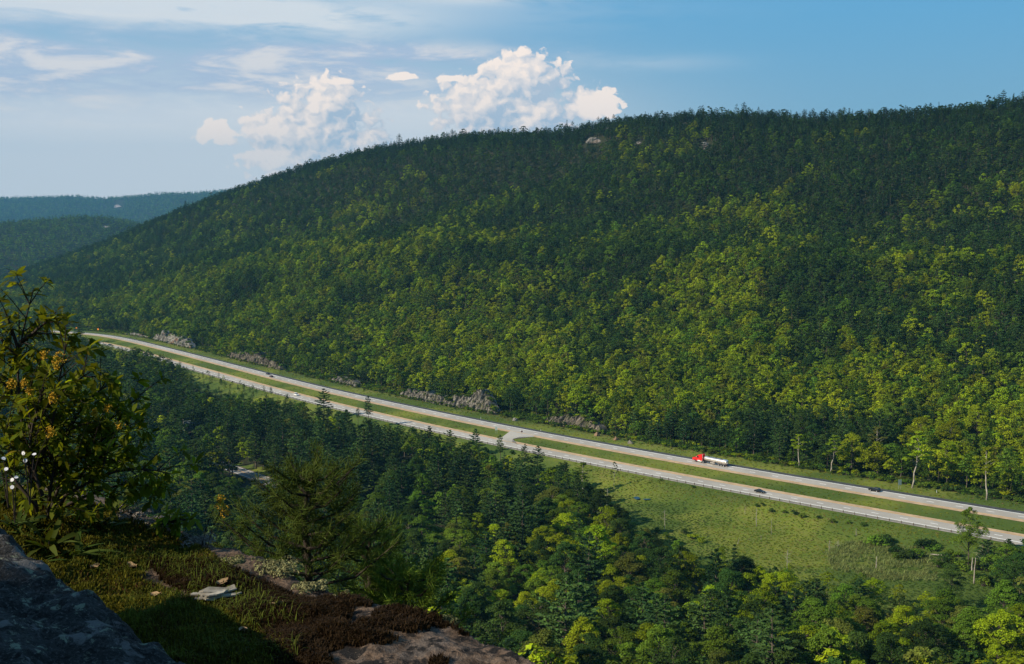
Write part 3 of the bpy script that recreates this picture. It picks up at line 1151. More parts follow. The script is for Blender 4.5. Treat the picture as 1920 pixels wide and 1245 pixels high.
scl = (.54 + .62 * rngT.beta(2.0, 1.6, len(hx))) * np.where(rngT.random(len(hx)) < .10, 1.28, 1.0) * np.where(spec == 0, .95, .9)
skyline = hy > np.interp(hu, RIDGE_U, RIDGE_Y) - 60
spec[skyline & (rngT.random(len(hx)) < .22)] = 2
tone[skyline] = np.where(spec[skyline] == 0, 2, 1)
scl[skyline] *= rngT.uniform(.55, .95, skyline.sum()) ** 1.2
hill = dict(x=hx, y=hy, z=hz, s=scl, spec=spec, tone=tone)

# ---- valley on the camera's side
x, y = jitter_grid(-760, 420, 120, 1500, 7.0)
p = x / y
k = (p > -.50) & (p < .50)
x, y = x[k], y[k]
dn = grid_at(DN, x, y)
k = dn < -13
x, y, dn = x[k], y[k], dn[k]
z = grid_z(x, y)
u, v, d = project(x, y, z)
ptab = np.array([[.3, .3, .6, .8, .5, .3, .3]] * 5 + [[.3, .36, .72, .68, .35, .2, .2], [.35, .5, .66, .55, .22, .12, .12]])
pp = np.where(v < 960, table(u, v, ptab), np.where(u < 1000, .30, .10))
pp = np.where((u > 1180) & (v < 1000), .2, pp)
cl = .55 * fbm(x / 40, y / 40, 3, 41) + .45 * rngT.random(len(x))
cl = np.argsort(np.argsort(cl)) / len(cl)
spec = np.where(cl < pp, 1, 0)
spec = np.where((spec == 1) & (rngT.random(len(x)) < .05), 2, spec)
bt = np.interp(v, [600, 900, 1000, 1150, 1245], [.16, .22, .42, .62, .6]) * np.interp(u, [0, 600, 1200], [.8, .9, 1.1])
pt = .5 * fbm(x / 30, y / 30, 3, 43) + .5 * rngT.random(len(x))
pt = np.argsort(np.argsort(pt)) / len(pt)
tone = np.where(spec == 0, np.where(pt < bt * .6, 0, np.where(pt < .35 + bt * .4, 1, 2)), (rngT.random(len(x)) < .45).astype(int))
tone = np.where((spec == 0) & (rngT.random(len(x)) < .06), 3, tone)
scl = rngT.uniform(.72, 1.12, len(x)) * np.where(spec == 1, .98, .86)
grow0 = np.interp(y, [120, 260, 420, 900], [1.40, 1.30, 1.25, 1.12])
hgt = np.where(spec == 0, 16, np.where(spec == 1, 21, 17)) * scl * grow0
wid = np.where(spec == 0, 5.0, 4.6) * scl * grow0
ok = clear_of(x, y, z, hgt, wid, [MEADOW, ROAD_OPEN, LANE_OPEN] + POCKETS)
# where a full tree would block the view a smaller one may still fit
small = ~ok
scl2 = np.where(small, scl * .5, scl)
ok2 = clear_of(x, y, z, hgt * .5, wid * .5, [MEADOW, ROAD_OPEN, LANE_OPEN] + POCKETS) & small & (rngT.random(len(x)) < .8)
ok3 = clear_of(x, y, z, hgt * .24, wid * .24, [MEADOW, LANE_OPEN] + POCKETS[:1]) & small & ~ok2 & (u < 560) & (dn < -14)
scl2 = np.where(ok3, scl * .3, scl2)
ok2 = ok2 | ok3
k = ok | ok2
thin = rngT.random(len(x)) < np.interp(y, [120, 250, 500], [.55, .62, .70]) * np.where(spec == 1, .8, 1)
k &= thin
k &= ~((u > 1160) & (dn > -70) & ok2)
grow = np.interp(y, [120, 260, 420, 900], [1.40, 1.30, 1.25, 1.12])
near = dict(x=x[k], y=y[k], z=z[k], s=(scl2 * grow)[k], spec=spec[k], tone=tone[k])
allt = {q: np.concatenate([hill[q], near[q]]) for q in hill}
allt['side'] = np.concatenate([np.zeros(len(hill['x']), int), np.ones(len(near['x']), int)])

# ---- far ridges
fr = []
for (a, b, s, umin, umax) in ((3000, 4800, 17, -260, 620), (7600, 11300, 30, -300, 760)):
    x, y = jitter_grid(-6600, 400, a, b, s)
    z = grid_z(x, y)
    u, v, d = project(x, y, z)
    k = (u > umin) & (u < umax) & (np.gradient(z) is not None)
    fr.append(np.stack([x[k], y[k], z[k], u[k], v[k]], 1))
farpts = np.concatenate(fr)
k = ~((np.abs(farpts[:, 3] - 222) < 9) & (np.abs(farpts[:, 4] - 385) < 9) & (farpts[:, 1] > 5000)) & ~((np.abs(farpts[:, 3] - 196) < 8) & (np.abs(farpts[:, 4] - 424) < 4) & (farpts[:, 1] < 5000))
farpts = farpts[k]

# ------------------------------------------------------------------ the forest masses (beyond what can be counted)
PROTO = bpy.data.collections.new('forest_kinds')              # shapes only, not linked to the scene


def proto(name, me, mat_=None):
    if mat_ is not None:
        me = me.copy()
        me.materials[1] = mat_
    o = bpy.data.objects.new(name, me)
    PROTO.objects.link(o)
    return o


B_TONES, C_TONES = [LIME, MID, DEEP, OLIVE], [PINE, DARKPINE]
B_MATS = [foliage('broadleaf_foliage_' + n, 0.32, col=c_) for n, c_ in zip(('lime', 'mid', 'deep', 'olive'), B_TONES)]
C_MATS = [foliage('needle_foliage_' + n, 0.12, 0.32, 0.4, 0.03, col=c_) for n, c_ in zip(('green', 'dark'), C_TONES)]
lod_b = [join(*make_broadleaf(100 + i, clumps=28, per=34, leaf=.82, limbs=False, seg=4, Rr=5.2 + .5 * (i % 2), tier=.7), 'broadleaf_tree', M_LEAF) for i in range(3)]
lod_p = [join(*make_pine(200 + i, whorls=9, per=14, needle=1.4, seg=4, Rr=5.2, base=.2, sharp=.5, H=18), 'pine_tree', M_NEEDLE) for i in range(3)]
lod_s = [join(*make_spruce(300 + i, rows=11, per=10, needle=1.5, seg=4), 'spruce_tree', M_NEEDLE) for i in range(2)]
index = {}
n_near = 0
for si, (meshes, mats_) in enumerate(((lod_b, B_MATS), (lod_p, C_MATS), (lod_s, C_MATS))):
    for ti, tm in enumerate(mats_):
        for mi, me in enumerate(meshes):
            proto('distant_tree_%03d' % n_near, me, tm)
            index[(si, ti, mi)] = n_near
            n_near += 1
for i in range(4):
    trn, crn = (make_broadleaf(400 + i, H=15, Rr=8.0, base=-.15, clumps=12, per=9, leaf=3.2, limbs=False, seg=3) if i < 2 else make_spruce(420 + i, H=19, Rr=5.5, rows=5, per=5, needle=3.4, seg=3))
    proto('remote_tree_%03d' % i, join(trn, crn, 'remote_tree', [B_MATS[1], B_MATS[1], C_MATS[0], B_MATS[2]][i]))


def forest(name, label, pts, proto_idx, scale, coll, seed):
    rng = np.random.default_rng(seed)
    n = len(pts)
    me = bpy.data.meshes.new(name)
    me.vertices.add(n)
    me.vertices.foreach_set('co', np.ascontiguousarray(pts, np.float32).ravel())
    a = me.attributes.new('proto', 'INT', 'POINT')
    a.data.foreach_set('value', np.asarray(proto_idx, np.int32))
    rot = np.stack([rng.normal(0, .03, n), rng.normal(0, .03, n), rng.uniform(0, 6.283, n)], 1)
    a = me.attributes.new('turn', 'FLOAT_VECTOR', 'POINT')
    a.data.foreach_set('vector', rot.astype(np.float32).ravel())
    sc = np.stack([scale * rng.uniform(.88, 1.12, n), scale * rng.uniform(.88, 1.12, n), scale * rng.uniform(.9, 1.1, n)], 1)
    a = me.attributes.new('size', 'FLOAT_VECTOR', 'POINT')
    a.data.foreach_set('vector', sc.astype(np.float32).ravel())
    o = link(name, me)
    g = bpy.data.node_groups.new(name, 'GeometryNodeTree')
    g.interface.new_socket('Geometry', in_out='INPUT', socket_type='NodeSocketGeometry')
    g.interface.new_socket('Geometry', in_out='OUTPUT', socket_type='NodeSocketGeometry')
    gi, go = g.nodes.new('NodeGroupInput'), g.nodes.new('NodeGroupOutput')
    ip = g.nodes.new('GeometryNodeInstanceOnPoints')
    ci = g.nodes.new('GeometryNodeCollectionInfo')
    ci.inputs['Collection'].default_value = coll
    ci.inputs['Separate Children'].default_value = True
    ci.inputs['Reset Children'].default_value = True
    ip.inputs['Pick Instance'].default_value = True
    L = g.links
    L.new(gi.outputs[0], ip.inputs['Points'])
    L.new(ci.outputs[0], ip.inputs['Instance'])
    for nm, ty, sock in (('proto', 'INT', 'Instance Index'), ('turn', 'FLOAT_VECTOR', 'Rotation'), ('size', 'FLOAT_VECTOR', 'Scale')):
        na = g.nodes.new('GeometryNodeInputNamedAttribute')
        na.data_type = ty
        na.inputs['Name'].default_value = nm
        L.new(na.outputs['Attribute'], ip.inputs[sock])
    L.new(ip.outputs[0], go.inputs[0])
    md = o.modifiers.new('scatter', 'NODES')
    md.node_group = g
    tag(o, label, kind='stuff')
    return o


# the trees that show largest become things of their own
hts = np.where(allt['spec'] == 0, 16.0, np.where(allt['spec'] == 1, 21.0, 17.0)) * allt['s']
au, av, ad = project(allt['x'], allt['y'], allt['z'] + hts * .7)
LEDGE_HIDE = [(-50, 900), (180, 925), (330, 980), (450, 1035), (560, 1075), (760, 1150), (900, 1180), (1010, 1240), (1010, 1300), (-50, 1300)]
showing = (au > -5) & (au < 1925) & (av < 1250) & (av > 0) & ~in_poly(au, av, LEDGE_HIDE) & ~((au < 250) & (av > 640))
size = np.where(showing, hts / ad, 0)
single = np.zeros(len(hts), bool)
for sp in (0, 1):
    ids = np.where((allt['spec'] == sp) if sp == 0 else (allt['spec'] >= 1))[0]
    single[ids[np.argsort(-size[ids])[:296]]] = True
rest = ~single
rg = np.random.default_rng(5)
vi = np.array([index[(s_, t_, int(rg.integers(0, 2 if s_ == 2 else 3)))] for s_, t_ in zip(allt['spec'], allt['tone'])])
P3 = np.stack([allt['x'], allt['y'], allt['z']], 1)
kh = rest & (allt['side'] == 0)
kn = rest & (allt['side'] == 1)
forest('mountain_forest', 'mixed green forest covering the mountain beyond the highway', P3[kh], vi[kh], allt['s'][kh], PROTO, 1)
forest('valley_forest', 'dense mixed wood on the near valley floor below the highway', P3[kn], vi[kn], allt['s'][kn], PROTO, 2)
r3 = np.random.default_rng(8)
forest('ridge_forest', 'hazy blue forest on the distant ridges', farpts[:, :3] - np.array([0, 0, 2.5]), n_near + r3.integers(0, 4, len(farpts)), r3.uniform(.8, 1.25, len(farpts)) * np.where(farpts[:, 1] > 5000, 1.6, .95), PROTO, 3)
print('TREES', kh.sum(), kn.sum(), len(farpts), single.sum())

# ------------------------------------------------------------------ single trees
hi_b = [make_broadleaf(500 + i, Rr=5.0 + .4 * (i % 3), clumps=58, per=150, leaf=.37, base=.2 + .05 * (i % 2), tier=.5 + .12 * (i % 2)) for i in range(5)]
hi_p = [make_pine(520 + i, Rr=5.0 + .5 * (i % 2), whorls=13, per=52, needle=.8, base=.16 + .05 * (i % 3), sharp=.42 + .12 * (i % 3), H=18.5) for i in range(5)]
hi_s = [make_spruce(540 + i, rows=19, per=30, needle=.7) for i in range(2)]
TREE_MESH = []
for kind, lst, lm in (('b', hi_b, M_LEAF), ('p', hi_p, M_NEEDLE), ('s', hi_s, M_NEEDLE)):
    TREE_MESH.append([(t_.mesh('trunk', [M_BARK], smooth=True), c_.mesh('crown', [lm])) for t_, c_ in lst])


def plant(name, meshes, loc, scale, color, label, cat, group, rz=0.0, tilt=(0, 0), bark=None):
    root = empty(name, loc, rz)
    root.rotation_euler = (tilt[0], tilt[1], rz)
    root.scale = scale
    tr = link('trunk', meshes[0], root)
    if bark is not None:
        tr.material_slots[0].link = 'OBJECT'
        tr.material_slots[0].material = bark
    cr = link('crown', meshes[1], root)
    cr.color = (*color, 1)
    return tag(root, label, cat, group)


ORD = ['leftmost', 'second', 'third', 'fourth', 'fifth', 'sixth', 'seventh', 'eighth', 'ninth', 'tenth', 'eleventh', 'twelfth', 'thirteenth', 'fourteenth', 'fifteenth', 'sixteenth', 'seventeenth', 'eighteenth', 'nineteenth', 'twentieth', 'twenty-first', 'twenty-second', 'twenty-third', 'twenty-fourth', 'twenty-fifth', 'twenty-sixth', 'twenty-seventh', 'twenty-eighth', 'twenty-ninth', 'thirtieth', 'thirty-first', 'thirty-second', 'thirty-third', 'thirty-fourth']


def place_words(side, u, v):
    if side == 0:
        cuts, wd = [600, 900, 1120, 1290, 1420, 1600, 1760], ['over the left rock cuts', 'over the long rock cut', 'across from the crossover', 'uphill of the crossover verge', 'behind the tanker truck', 'past the tanker truck', 'behind the roadside sign', 'past the roadside sign']
    elif v < 860:
        cuts, wd = [330, 430, 560, 700, 850], ['beside the tall shrub', 'by the pale roof', 'above the small lane', 'under the lone roadside pines', 'under the highway shoulder', 'under the median crossover']
    elif v < 960:
        cuts, wd = [430, 620, 800, 960, 1150], ['left of the small lane', 'around the small lane', 'over the ledge pine', 'in the dark pine stand', 'in the wood by the marsh', 'around the marsh meadow']
    elif v < 1060:
        cuts, wd = [620, 800, 960, 1120, 1300, 1500, 1700], ['behind the ledge pine', 'beyond the ledge pine', 'in the middle slope wood', 'in the wood below the marsh', 'at the marsh corner', 'under the marsh middle', 'under the reed patch', 'by the marsh snags']
    elif v < 1150:
        cuts, wd = [820, 960, 1100, 1250, 1400, 1550, 1700], ['above the ledge rim', 'over the ledge tip', 'on the slope over the ledge end', 'on the low slope centre', 'on the slope by the spire spruce', 'on the slope below the reeds', 'on the slope below the snags', 'on the low right slope']
    else:
        cuts, wd = [1000, 1120, 1240, 1360, 1480, 1600, 1760], ['at the ledge tip', 'just right of the ledge tip', 'low in the frame centre', 'at the bottom below the spruce', 'at the bottom centre-right', 'at the bottom below the reeds', 'at the bottom below the snags', 'in the bottom right corner']
    return wd[bisect(cuts, u)]


bins = {}
for i in np.where(single)[0]:
    s_, t_ = int(allt['spec'][i]), int(allt['tone'][i])
    word = (('lime-green', 'mid-green', 'deep-green', 'olive')[t_] if s_ == 0 else ('green', 'dark')[t_])
    bins.setdefault((word, ('maple', 'pine', 'spruce')[s_], place_words(int(allt['side'][i]), au[i], av[i])), []).append(i)
for (word, sp, where), ids in bins.items():
    ids.sort(key=lambda i: au[i])
    for n_, i in enumerate(ids):
        s_, t_ = int(allt['spec'][i]), int(allt['tone'][i])
        ms = TREE_MESH[s_][int(rg.integers(0, len(TREE_MESH[s_])))]
        col = (B_TONES if s_ == 0 else C_TONES)[t_]
        nm = ('broadleaf_tree', 'pine_tree', 'spruce_tree')[s_]
        sp_ = ('leafy tree', 'pine', 'spruce')[s_]
        if len(ids) == 1:
            lab = 'only %s %s %s' % (word, sp_, where)
        else:
            lab = '%s%s of the %s %ss %s' % (ORD[min(n_, 33)], '' if n_ == 0 else ' from left', word, sp_, where)
        sc = allt['s'][i]
        plant(nm, ms, tuple(P3[i]), (sc * rg.uniform(.9, 1.12), sc * rg.uniform(.9, 1.12), sc * rg.uniform(.92, 1.08)), col, lab, 'tree', '%s %ss %s' % (word, sp_, where), rg.uniform(0, 6.28))


# ------------------------------------------------------------------ helpers to set things on the ground
def hit(u, v, y0=60.0, y1=12000.0):
    """first point of the ground sheet along a sight line"""
    ys = np.concatenate([np.arange(y0, 1200, 1.5), np.arange(1200, y1, 8.0)])
    d = ray(u, v)
    xs = d[0] / d[1] * ys
    zs = HC + d[2] / d[1] * ys
    g = grid_z(xs, ys)
    k = np.where(zs <= g)[0]
    i = k[0] if len(k) else len(ys) - 1
    return Vector((float(xs[i]), float(ys[i]), float(g[i])))


# ------------------------------------------------------------------ the small lane in the wood
def lane_z(q):
    return float(plane_z(q[0], q[1])) - LANE_DROP


M_LANE = road_build(12.0, (0.16, 0.157, 0.15), (0.21, 0.205, 0.197))
T_L, N_L = normals_of(C_LANE)


def lane_strip(name, a, b, dz, mat_, parent=None):
    pa, pb = C_LANE + N_L * a, C_LANE + N_L * b
    za, zb = plane_z(pa[:, 0], pa[:, 1]) - LANE_DROP + dz, plane_z(pb[:, 0], pb[:, 1]) - LANE_DROP + dz
    m_ = len(pa)
    k = np.arange(m_ - 1)
    mb = MB().add(np.concatenate([np.column_stack([pa, za]), np.column_stack([pb, zb])]), quads=np.stack([k, k + 1, k + 1 + m_, k + m_], -1), lv=np.concatenate([np.zeros(m_), np.ones(m_)]))
    return link(name, mb.mesh(name, [mat_]), parent)


lane = tag(lane_strip('road', -3.6, 3.6, 0.03, M_LANE), 'dark two-lane back road with double yellow line glimpsed between pines', kind='structure')
M_LANESIDE = plain('brown_gravel', (0.13, 0.105, 0.075), .95, .1, vary=.2, scale=.5)
lane_strip('gravel_shoulder', -3.6, -4.8, 0.02, M_LANESIDE, lane)
lane_strip('gravel_shoulder', 3.6, 4.8, 0.02, M_LANESIDE, lane)
lane_strip('white_edge_line', 3.25, 3.5, 0.04, M_WHITE_PAINT, lane)
lane_strip('white_edge_line', -3.25, -3.5, 0.04, M_WHITE_PAINT, lane)
lane_strip('yellow_centre_line', .08, .26, 0.04, M_YELLOW_PAINT, lane)
lane_strip('yellow_centre_line', -.08, -.26, 0.04, M_YELLOW_PAINT, lane)


# ------------------------------------------------------------------ guardrail along the near carriageway
def guardrail(u0, u1, off):
    root = empty('guardrail', (0, 0, 0))
    s0, s1 = nearest_s(C_NEAR, on_valley(*u0)), nearest_s(C_NEAR, on_valley(*u1))
    pm = MB().box((0, 0, .40), (.20, .20, 1.05)).box((0.0, .12, .74), (.22, .05, .12)).mesh('post', [M_RUST])
    pts = []
    for s_ in np.arange(s0, s1, 4.9):
        p, h = pose(C_NEAR, s_, off)
        o = link('post', pm, root, loc=p)
        o.rotation_euler = (0, 0, h)
    for s_ in np.arange(s0, s1 + 4, 4.9):
        p, h = pose(C_NEAR, s_, off + .14)
        pts.append((p.x, p.y, p.z))
    pts = np.array(pts)
    for dz, r in ((.72, .075), (.50, .04)):
        link('rail', MB().tube(pts + np.array([0, 0, dz]), r, 5).mesh('rail', [M_STEEL]), root)
    return tag(root, 'low steel guardrail on dark posts along the meadow side of the highway', 'guardrail')


guardrail((350, 690), (1900, 1007), -6.6)

# ------------------------------------------------------------------ rock cuts, outcrops and boulders
SCRUB_PTS = []


def rock_cut(label, ua, va, ub, vb, height, seed, off=17.0, lean=.3, group='rock cuts along the highway', mat_=None):
    sa, sb = nearest_s(C_FAR, on_valley(ua, va)), nearest_s(C_FAR, on_valley(ub, vb))
    L = sb - sa
    n = max(24, int(L / .55))
    m_ = 20
    ss = np.linspace(sa, sb, n)
    base = np.array([pose(C_FAR, q, off)[0] for q in ss])
    _t, nn = normals_of(C_FAR)
    sl = arclen(C_FAR)
    nrm = np.stack([np.interp(ss, sl, nn[:, 0]), np.interp(ss, sl, nn[:, 1])], 1)
    e = np.sin(np.linspace(0, math.pi, n)) ** .42
    hh = height * e * (.62 + .65 * fbm(ss / 9.0, 0 * ss, 3, seed))
    V = []
    for j in range(m_):
        f_ = j / (m_ - 3)
        up = np.minimum(f_, 1.0)
        back = np.maximum(f_ - 1, 0) * 48.0
        colm = ss / 1.7 + 1.2 * fbm(ss / 6.0, 0 * ss, 2, seed + 8)
        jut = hash2(np.floor(colm), np.floor(0 * colm), seed)
        z = base[:, 2] - .6 - np.maximum(f_ - 1, 0) * 9 + hh * (.72 + .5 * hash2(np.floor(colm * .6), np.floor(0 * colm) + 3, seed)) * up + back * .10 - back * .25 * (1 - e)
        crack = np.abs(((ss * .52 + fbm(ss / 5, z / 7, 2, seed + 4) * 2.2) % 1.0) - .5) * 2
        dis = (fbm(ss / 2.0, z / 3.6, 4, seed + 1, .6) - .5) * 3.6 + (crack ** 3) * 1.9 + jut * 2.2 - 1.6
        o_ = up * hh * lean + back + dis * np.where(f_ > 1, max(0.0, 1 - (f_ - 1) * 9), 1) * (.35 + .65 * e)
        q = base[:, :2] + nrm * o_[:, None]
        V.append(np.column_stack([q, z]))
    V = np.concatenate(V)
    idx_ = np.arange(n * m_).reshape(m_, n)
    q = np.stack([idx_[:-1, :-1], idx_[:-1, 1:], idx_[1:, 1:], idx_[1:, :-1]], -1).reshape(-1, 4)
    rr_ = np.random.default_rng(seed + 100)
    for k_ in range(int(L * 1.5)):
        i_ = int(rr_.integers(0, n))
        mode = rr_.random()
        if mode < .45:                                         # on the brow
            q_ = V[(m_ - 3) * n + i_] + np.array([nrm[i_, 0], nrm[i_, 1], 0]) * rr_.uniform(.0, 2.5) - np.array([0, 0, .6])
            SCRUB_PTS.append((*q_, rr_.uniform(.5, 1.4)))
        elif mode < .8:                                        # at the foot
            q_ = base[i_] - np.array([nrm[i_, 0], nrm[i_, 1], 0]) * rr_.uniform(.3, 2.2)
            SCRUB_PTS.append((q_[0], q_[1], q_[2] - .2, rr_.uniform(.3, .8)))
        else:                                                  # in the cracks
            j_ = int(rr_.integers(4, m_ - 3))
            SCRUB_PTS.append((*(V[j_ * n + i_] - np.array([0, 0, .3])), rr_.uniform(.25, .7)))
    o_ = Vector(base.mean(0))
    me = MB().add(V - np.array(o_), quads=q).mesh('rock_cut', [mat_ or M_CUT])
    return tag(link('rock_cut', me, loc=o_), label, 'rock face', group)


M_CUT2 = rock_build((0.26, 0.245, 0.215), (0.44, 0.42, 0.375), (0.045, 0.045, 0.04), (0.20, 0.085, 0.04), 0.26, 0.3)
M_CUTDARK = rock_build((0.15, 0.128, 0.10), (0.25, 0.215, 0.17), (0.03, 0.028, 0.022), (0.07, 0.075, 0.03), 0.32, 0.3)
rock_cut('tall pale grey rock cut with rusty streak at the far bend', 252, 640, 318, 657, 10.5, 3, 19, .25, mat_=M_CUT2)
rock_cut('low broken pale ledge left of the tall far rock cut', 205, 629, 246, 638, 3.1, 13, 20, .8, mat_=M_CUT2)
rock_cut('dark grey weathered rock cut left of the two small cars', 385, 673, 482, 698, 8.0, 5, 20, .3, mat_=M_CUTDARK)
rock_cut('small crumbling rock face right of the two small cars', 565, 721, 612, 732, 4.5, 7, 22, .45)
rock_cut('long grey rock cut behind the lone roadside pines', 690, 750, 790, 772, 6.5, 9, 22, .3)
rock_cut('highest hump of the long rock cut, grey and blocky', 772, 768, 860, 787, 10.0, 10, 24, .3)
rock_cut('brown scrubby rock bank across from the crossover', 950, 803, 1060, 823, 6.0, 12, 26, .7, mat_=M_CUTDARK)


def lump(name, label, loc, size, seed, mat_, cat='rock', group=None, rz=0.0, level=3, sharp=.5):
    v, f = ico(level)
    rng = np.random.default_rng(seed)
    for _ in range(14):                                        # chop planar facets
        d = rand_dir(rng, 1)[0]
        lim = rng.uniform(.55, .9)
        k = v @ d
        v = np.where((k > lim)[:, None], v - np.outer((k - lim) * .9, d), v)
    r = 1 + (fbm(v[:, 0] * 2.2 + 7, v[:, 1] * 2.2 + v[:, 2] * 1.7, 4, seed) - .5) * sharp
    v = v * r[:, None] * np.array(size)
    o = link(name, MB().add(v, tris=f).mesh(name, [mat_]), loc=loc)
    o.rotation_euler = (0, 0, rz)
    return tag(o, label, cat, group)


M_HILLROCK = rock_build((0.17, 0.16, 0.15), (0.26, 0.245, 0.23), (0.11, 0.105, 0.095), (0.26, 0.20, 0.16), 0.12, 0.3)
for n_, ((a, b, w, h), lab) in enumerate(zip(ROCK_SPOTS, ('largest pale rock slab near the mountain top, leftmost', 'small pale slab between the two bigger summit slabs', 'squarish pale slab right below the summit ridge', 'thin pale ledge just under the summit skyline', 'tiny grey outcrop between the summit slabs', 'small grey outcrop above the largest summit slab'))):
    p = hit(a, b + h * .8)
    k = p.y / F
    lump('rock_outcrop', lab, p + Vector((0, 0, h * k * .35)), (w * k * .5, w * k * .4, h * k * .9), 50 + n_, M_HILLROCK, 'rock', 'bare rock slabs near the mountain top', level=4)
M_FARROCK = plain('pale_far_rock', (0.30, 0.26, 0.26), 0.9, 0.1, vary=.25, scale=.02)
p = hit(222, 388)
lump('rock_outcrop', 'pale cliff patch on the hazy blue far ridge', p + Vector((0, 0, -4)), (46, 18, 22), 61, M_FARROCK, 'rock')
p = hit(196, 426)
lump('rock_outcrop', 'pale ledge on the nearer wooded far hill', p, (18, 8, 5), 62, M_FARROCK, 'rock')
M_ORANGEROCK = rock_build((0.25, 0.155, 0.09), (0.36, 0.28, 0.20), (0.11, 0.07, 0.04), (0.28, 0.13, 0.06), 0.9, 0.1)
for n_, (u, v, sz, lab, mt) in enumerate([(1120, 817, 1.7, 'orange-stained boulder left of its upright neighbour on the verge bank', M_ORANGEROCK), (1155, 825, 1.6, 'upright orange-stained boulder on the verge bank', M_ORANGEROCK), (1182, 832, 1.6, 'small grey boulder right of the orange boulders', M_CUT), (1062, 800, 1.4, 'pale stone at the end of the brown rock bank', M_CUT), (966, 789, 1.5, 'pale fallen slab on the bank beside the crossover', M_CUT2)]):
    p = hit(u, v)
    lump('boulder', lab, p, (sz * 1.2, sz, sz * 1.25), 70 + n_, mt, 'boulder', level=3)

# ------------------------------------------------------------------ road signs
M_SIGNGREEN = plain('green_sign_sheet', (0.03, 0.16, 0.08), .4, .4)
M_SIGNBACK = plain('bare_sign_back', (0.34, 0.42, 0.40), .45, .4)
M_ORANGE = plain('orange_sign_sheet', (0.75, 0.24, 0.02), .45, .3)
M_DARKSIGN = plain('dark_sign_sheet', (0.09, 0.05, 0.05), .5, .3)
M_POSTGREY = plain('sign_post', (0.30, 0.31, 0.30), .6, .3)


def sign(label, u, v, w, h, z0, mat_, posts=1, shape='rect', rz=None, loc=None):
    p = loc or hit(u, v)
    root = empty('road_sign', p, rz if rz is not None else math.atan2(-p.x, p.y) * -1)
    for k in range(posts):
        x_ = 0 if posts == 1 else (k - .5) * w * .62
        link('post', MB().box((x_, .05, (z0 + h * .8) / 2), (.09, .07, z0 + h * .8 + .4)).mesh('post', [M_POSTGREY]), root)
    mb = MB()
    if shape == 'diamond':
        r = w / 2
        mb.box((0, 0, 0), (w * .72, .03, w * .72))
        a = mb.v[0]
        c45 = math.cos(math.pi / 4)
        a = np.stack([(a[:, 0] - a[:, 2]) * c45, a[:, 1], (a[:, 0] + a[:, 2]) * c45], 1)
        mb.v[0] = a + np.array([0, 0, z0 + h / 2])
    else:
        mb.box((0, 0, z0 + h / 2), (w, .03, h))
    link('panel', mb.mesh('panel', [mat_]), root)
    return tag(root, label, 'sign')


sign('small green sign on two posts in the median grass left of crossover', 930.5, 814, 1.3, 2.0, 1.9, M_SIGNBACK, 2)
sign('dark round-looking sign on one post at the crossover', 978.5, 818, 1.3, 1.3, 1.9, M_DARKSIGN, 1, 'diamond')
sign('pale green-grey sign panel on the verge right of the black far-lane car', 1687, 917, 1.6, 2.3, 1.7, M_SIGNBACK, 2)
sign('orange diamond sign, left of the two beside the far bend', 143.5, 620.5, 2.6, 2.6, 1.5, M_ORANGE, 1, 'diamond')
sign('orange diamond sign, right of the two beside the far bend', 184, 622.5, 2.6, 2.6, 1.5, M_ORANGE, 1, 'diamond')
for u, v, lab in ((901.5, 786, 'slim white marker post on the verge left of the crossover'), (1014, 809, 'slim white marker post on the verge right of the crossover'), (1756, 926, 'slim pale marker post on the verge right of the sign panel')):
    p = hit(u, v)
    o = empty('marker_post', p)
    link('shaft', MB().box((0, 0, .6), (.14, .08, 1.5)).mesh('shaft', [M_WHITE_PAINT]), o)
    link('reflector', MB().box((0, -.05, 1.2), (.11, .02, .18)).mesh('reflector', [M_STEEL]), o)
    tag(o, lab, 'marker post', 'verge marker posts')

# ------------------------------------------------------------------ vehicles
M_TYRE = plain('tyre_rubber', (0.015, 0.015, 0.016), .8, .2)
M_RIM = plain('wheel_rim', (0.55, 0.55, 0.56), .3, .5, metal=.8)
M_GLASS = plain('dark_car_glass', (0.012, 0.016, 0.02), .08, .6)
M_CHROME = plain('polished_tank_steel', (0.86, 0.80, 0.74), .30, .5, metal=.85)
M_RED = plain('red_truck_paint', (0.55, 0.012, 0.010), .35, .5)
M_WHITEP = plain('white_vehicle_paint', (0.80, 0.80, 0.78), .35, .5)
M_CHASSIS = plain('dark_chassis', (0.025, 0.025, 0.027), .7, .3)
M_LAMP = plain('lamp_lens', (0.75, 0.72, 0.62), .2, .5)
M_TAIL = plain('tail_lamp_lens', (0.35, 0.01, 0.01), .25, .5)


def paint(name, col):
    return plain(name, col, .25, .5)


def prism(profile, y0, y1, inset=None):
    """extrude a side profile (x, z) between y0 and y1; inset narrows given profile points"""
    n = len(profile)
    ins = inset or [0] * n
    a = [(x, y0 + i * 1.0, z) for (x, z), i in zip(profile, ins)]
    b = [(x, y1 - i * 1.0, z) for (x, z), i in zip(profile, ins)]
    q = [[k, (k + 1) % n, n + (k + 1) % n, n + k] for k in range(n)]
    t = [[0, k + 1, k] for k in range(1, n - 1)] + [[n, n + k, n + k + 1] for k in range(1, n - 1)]
    return np.array(a + b), t, q


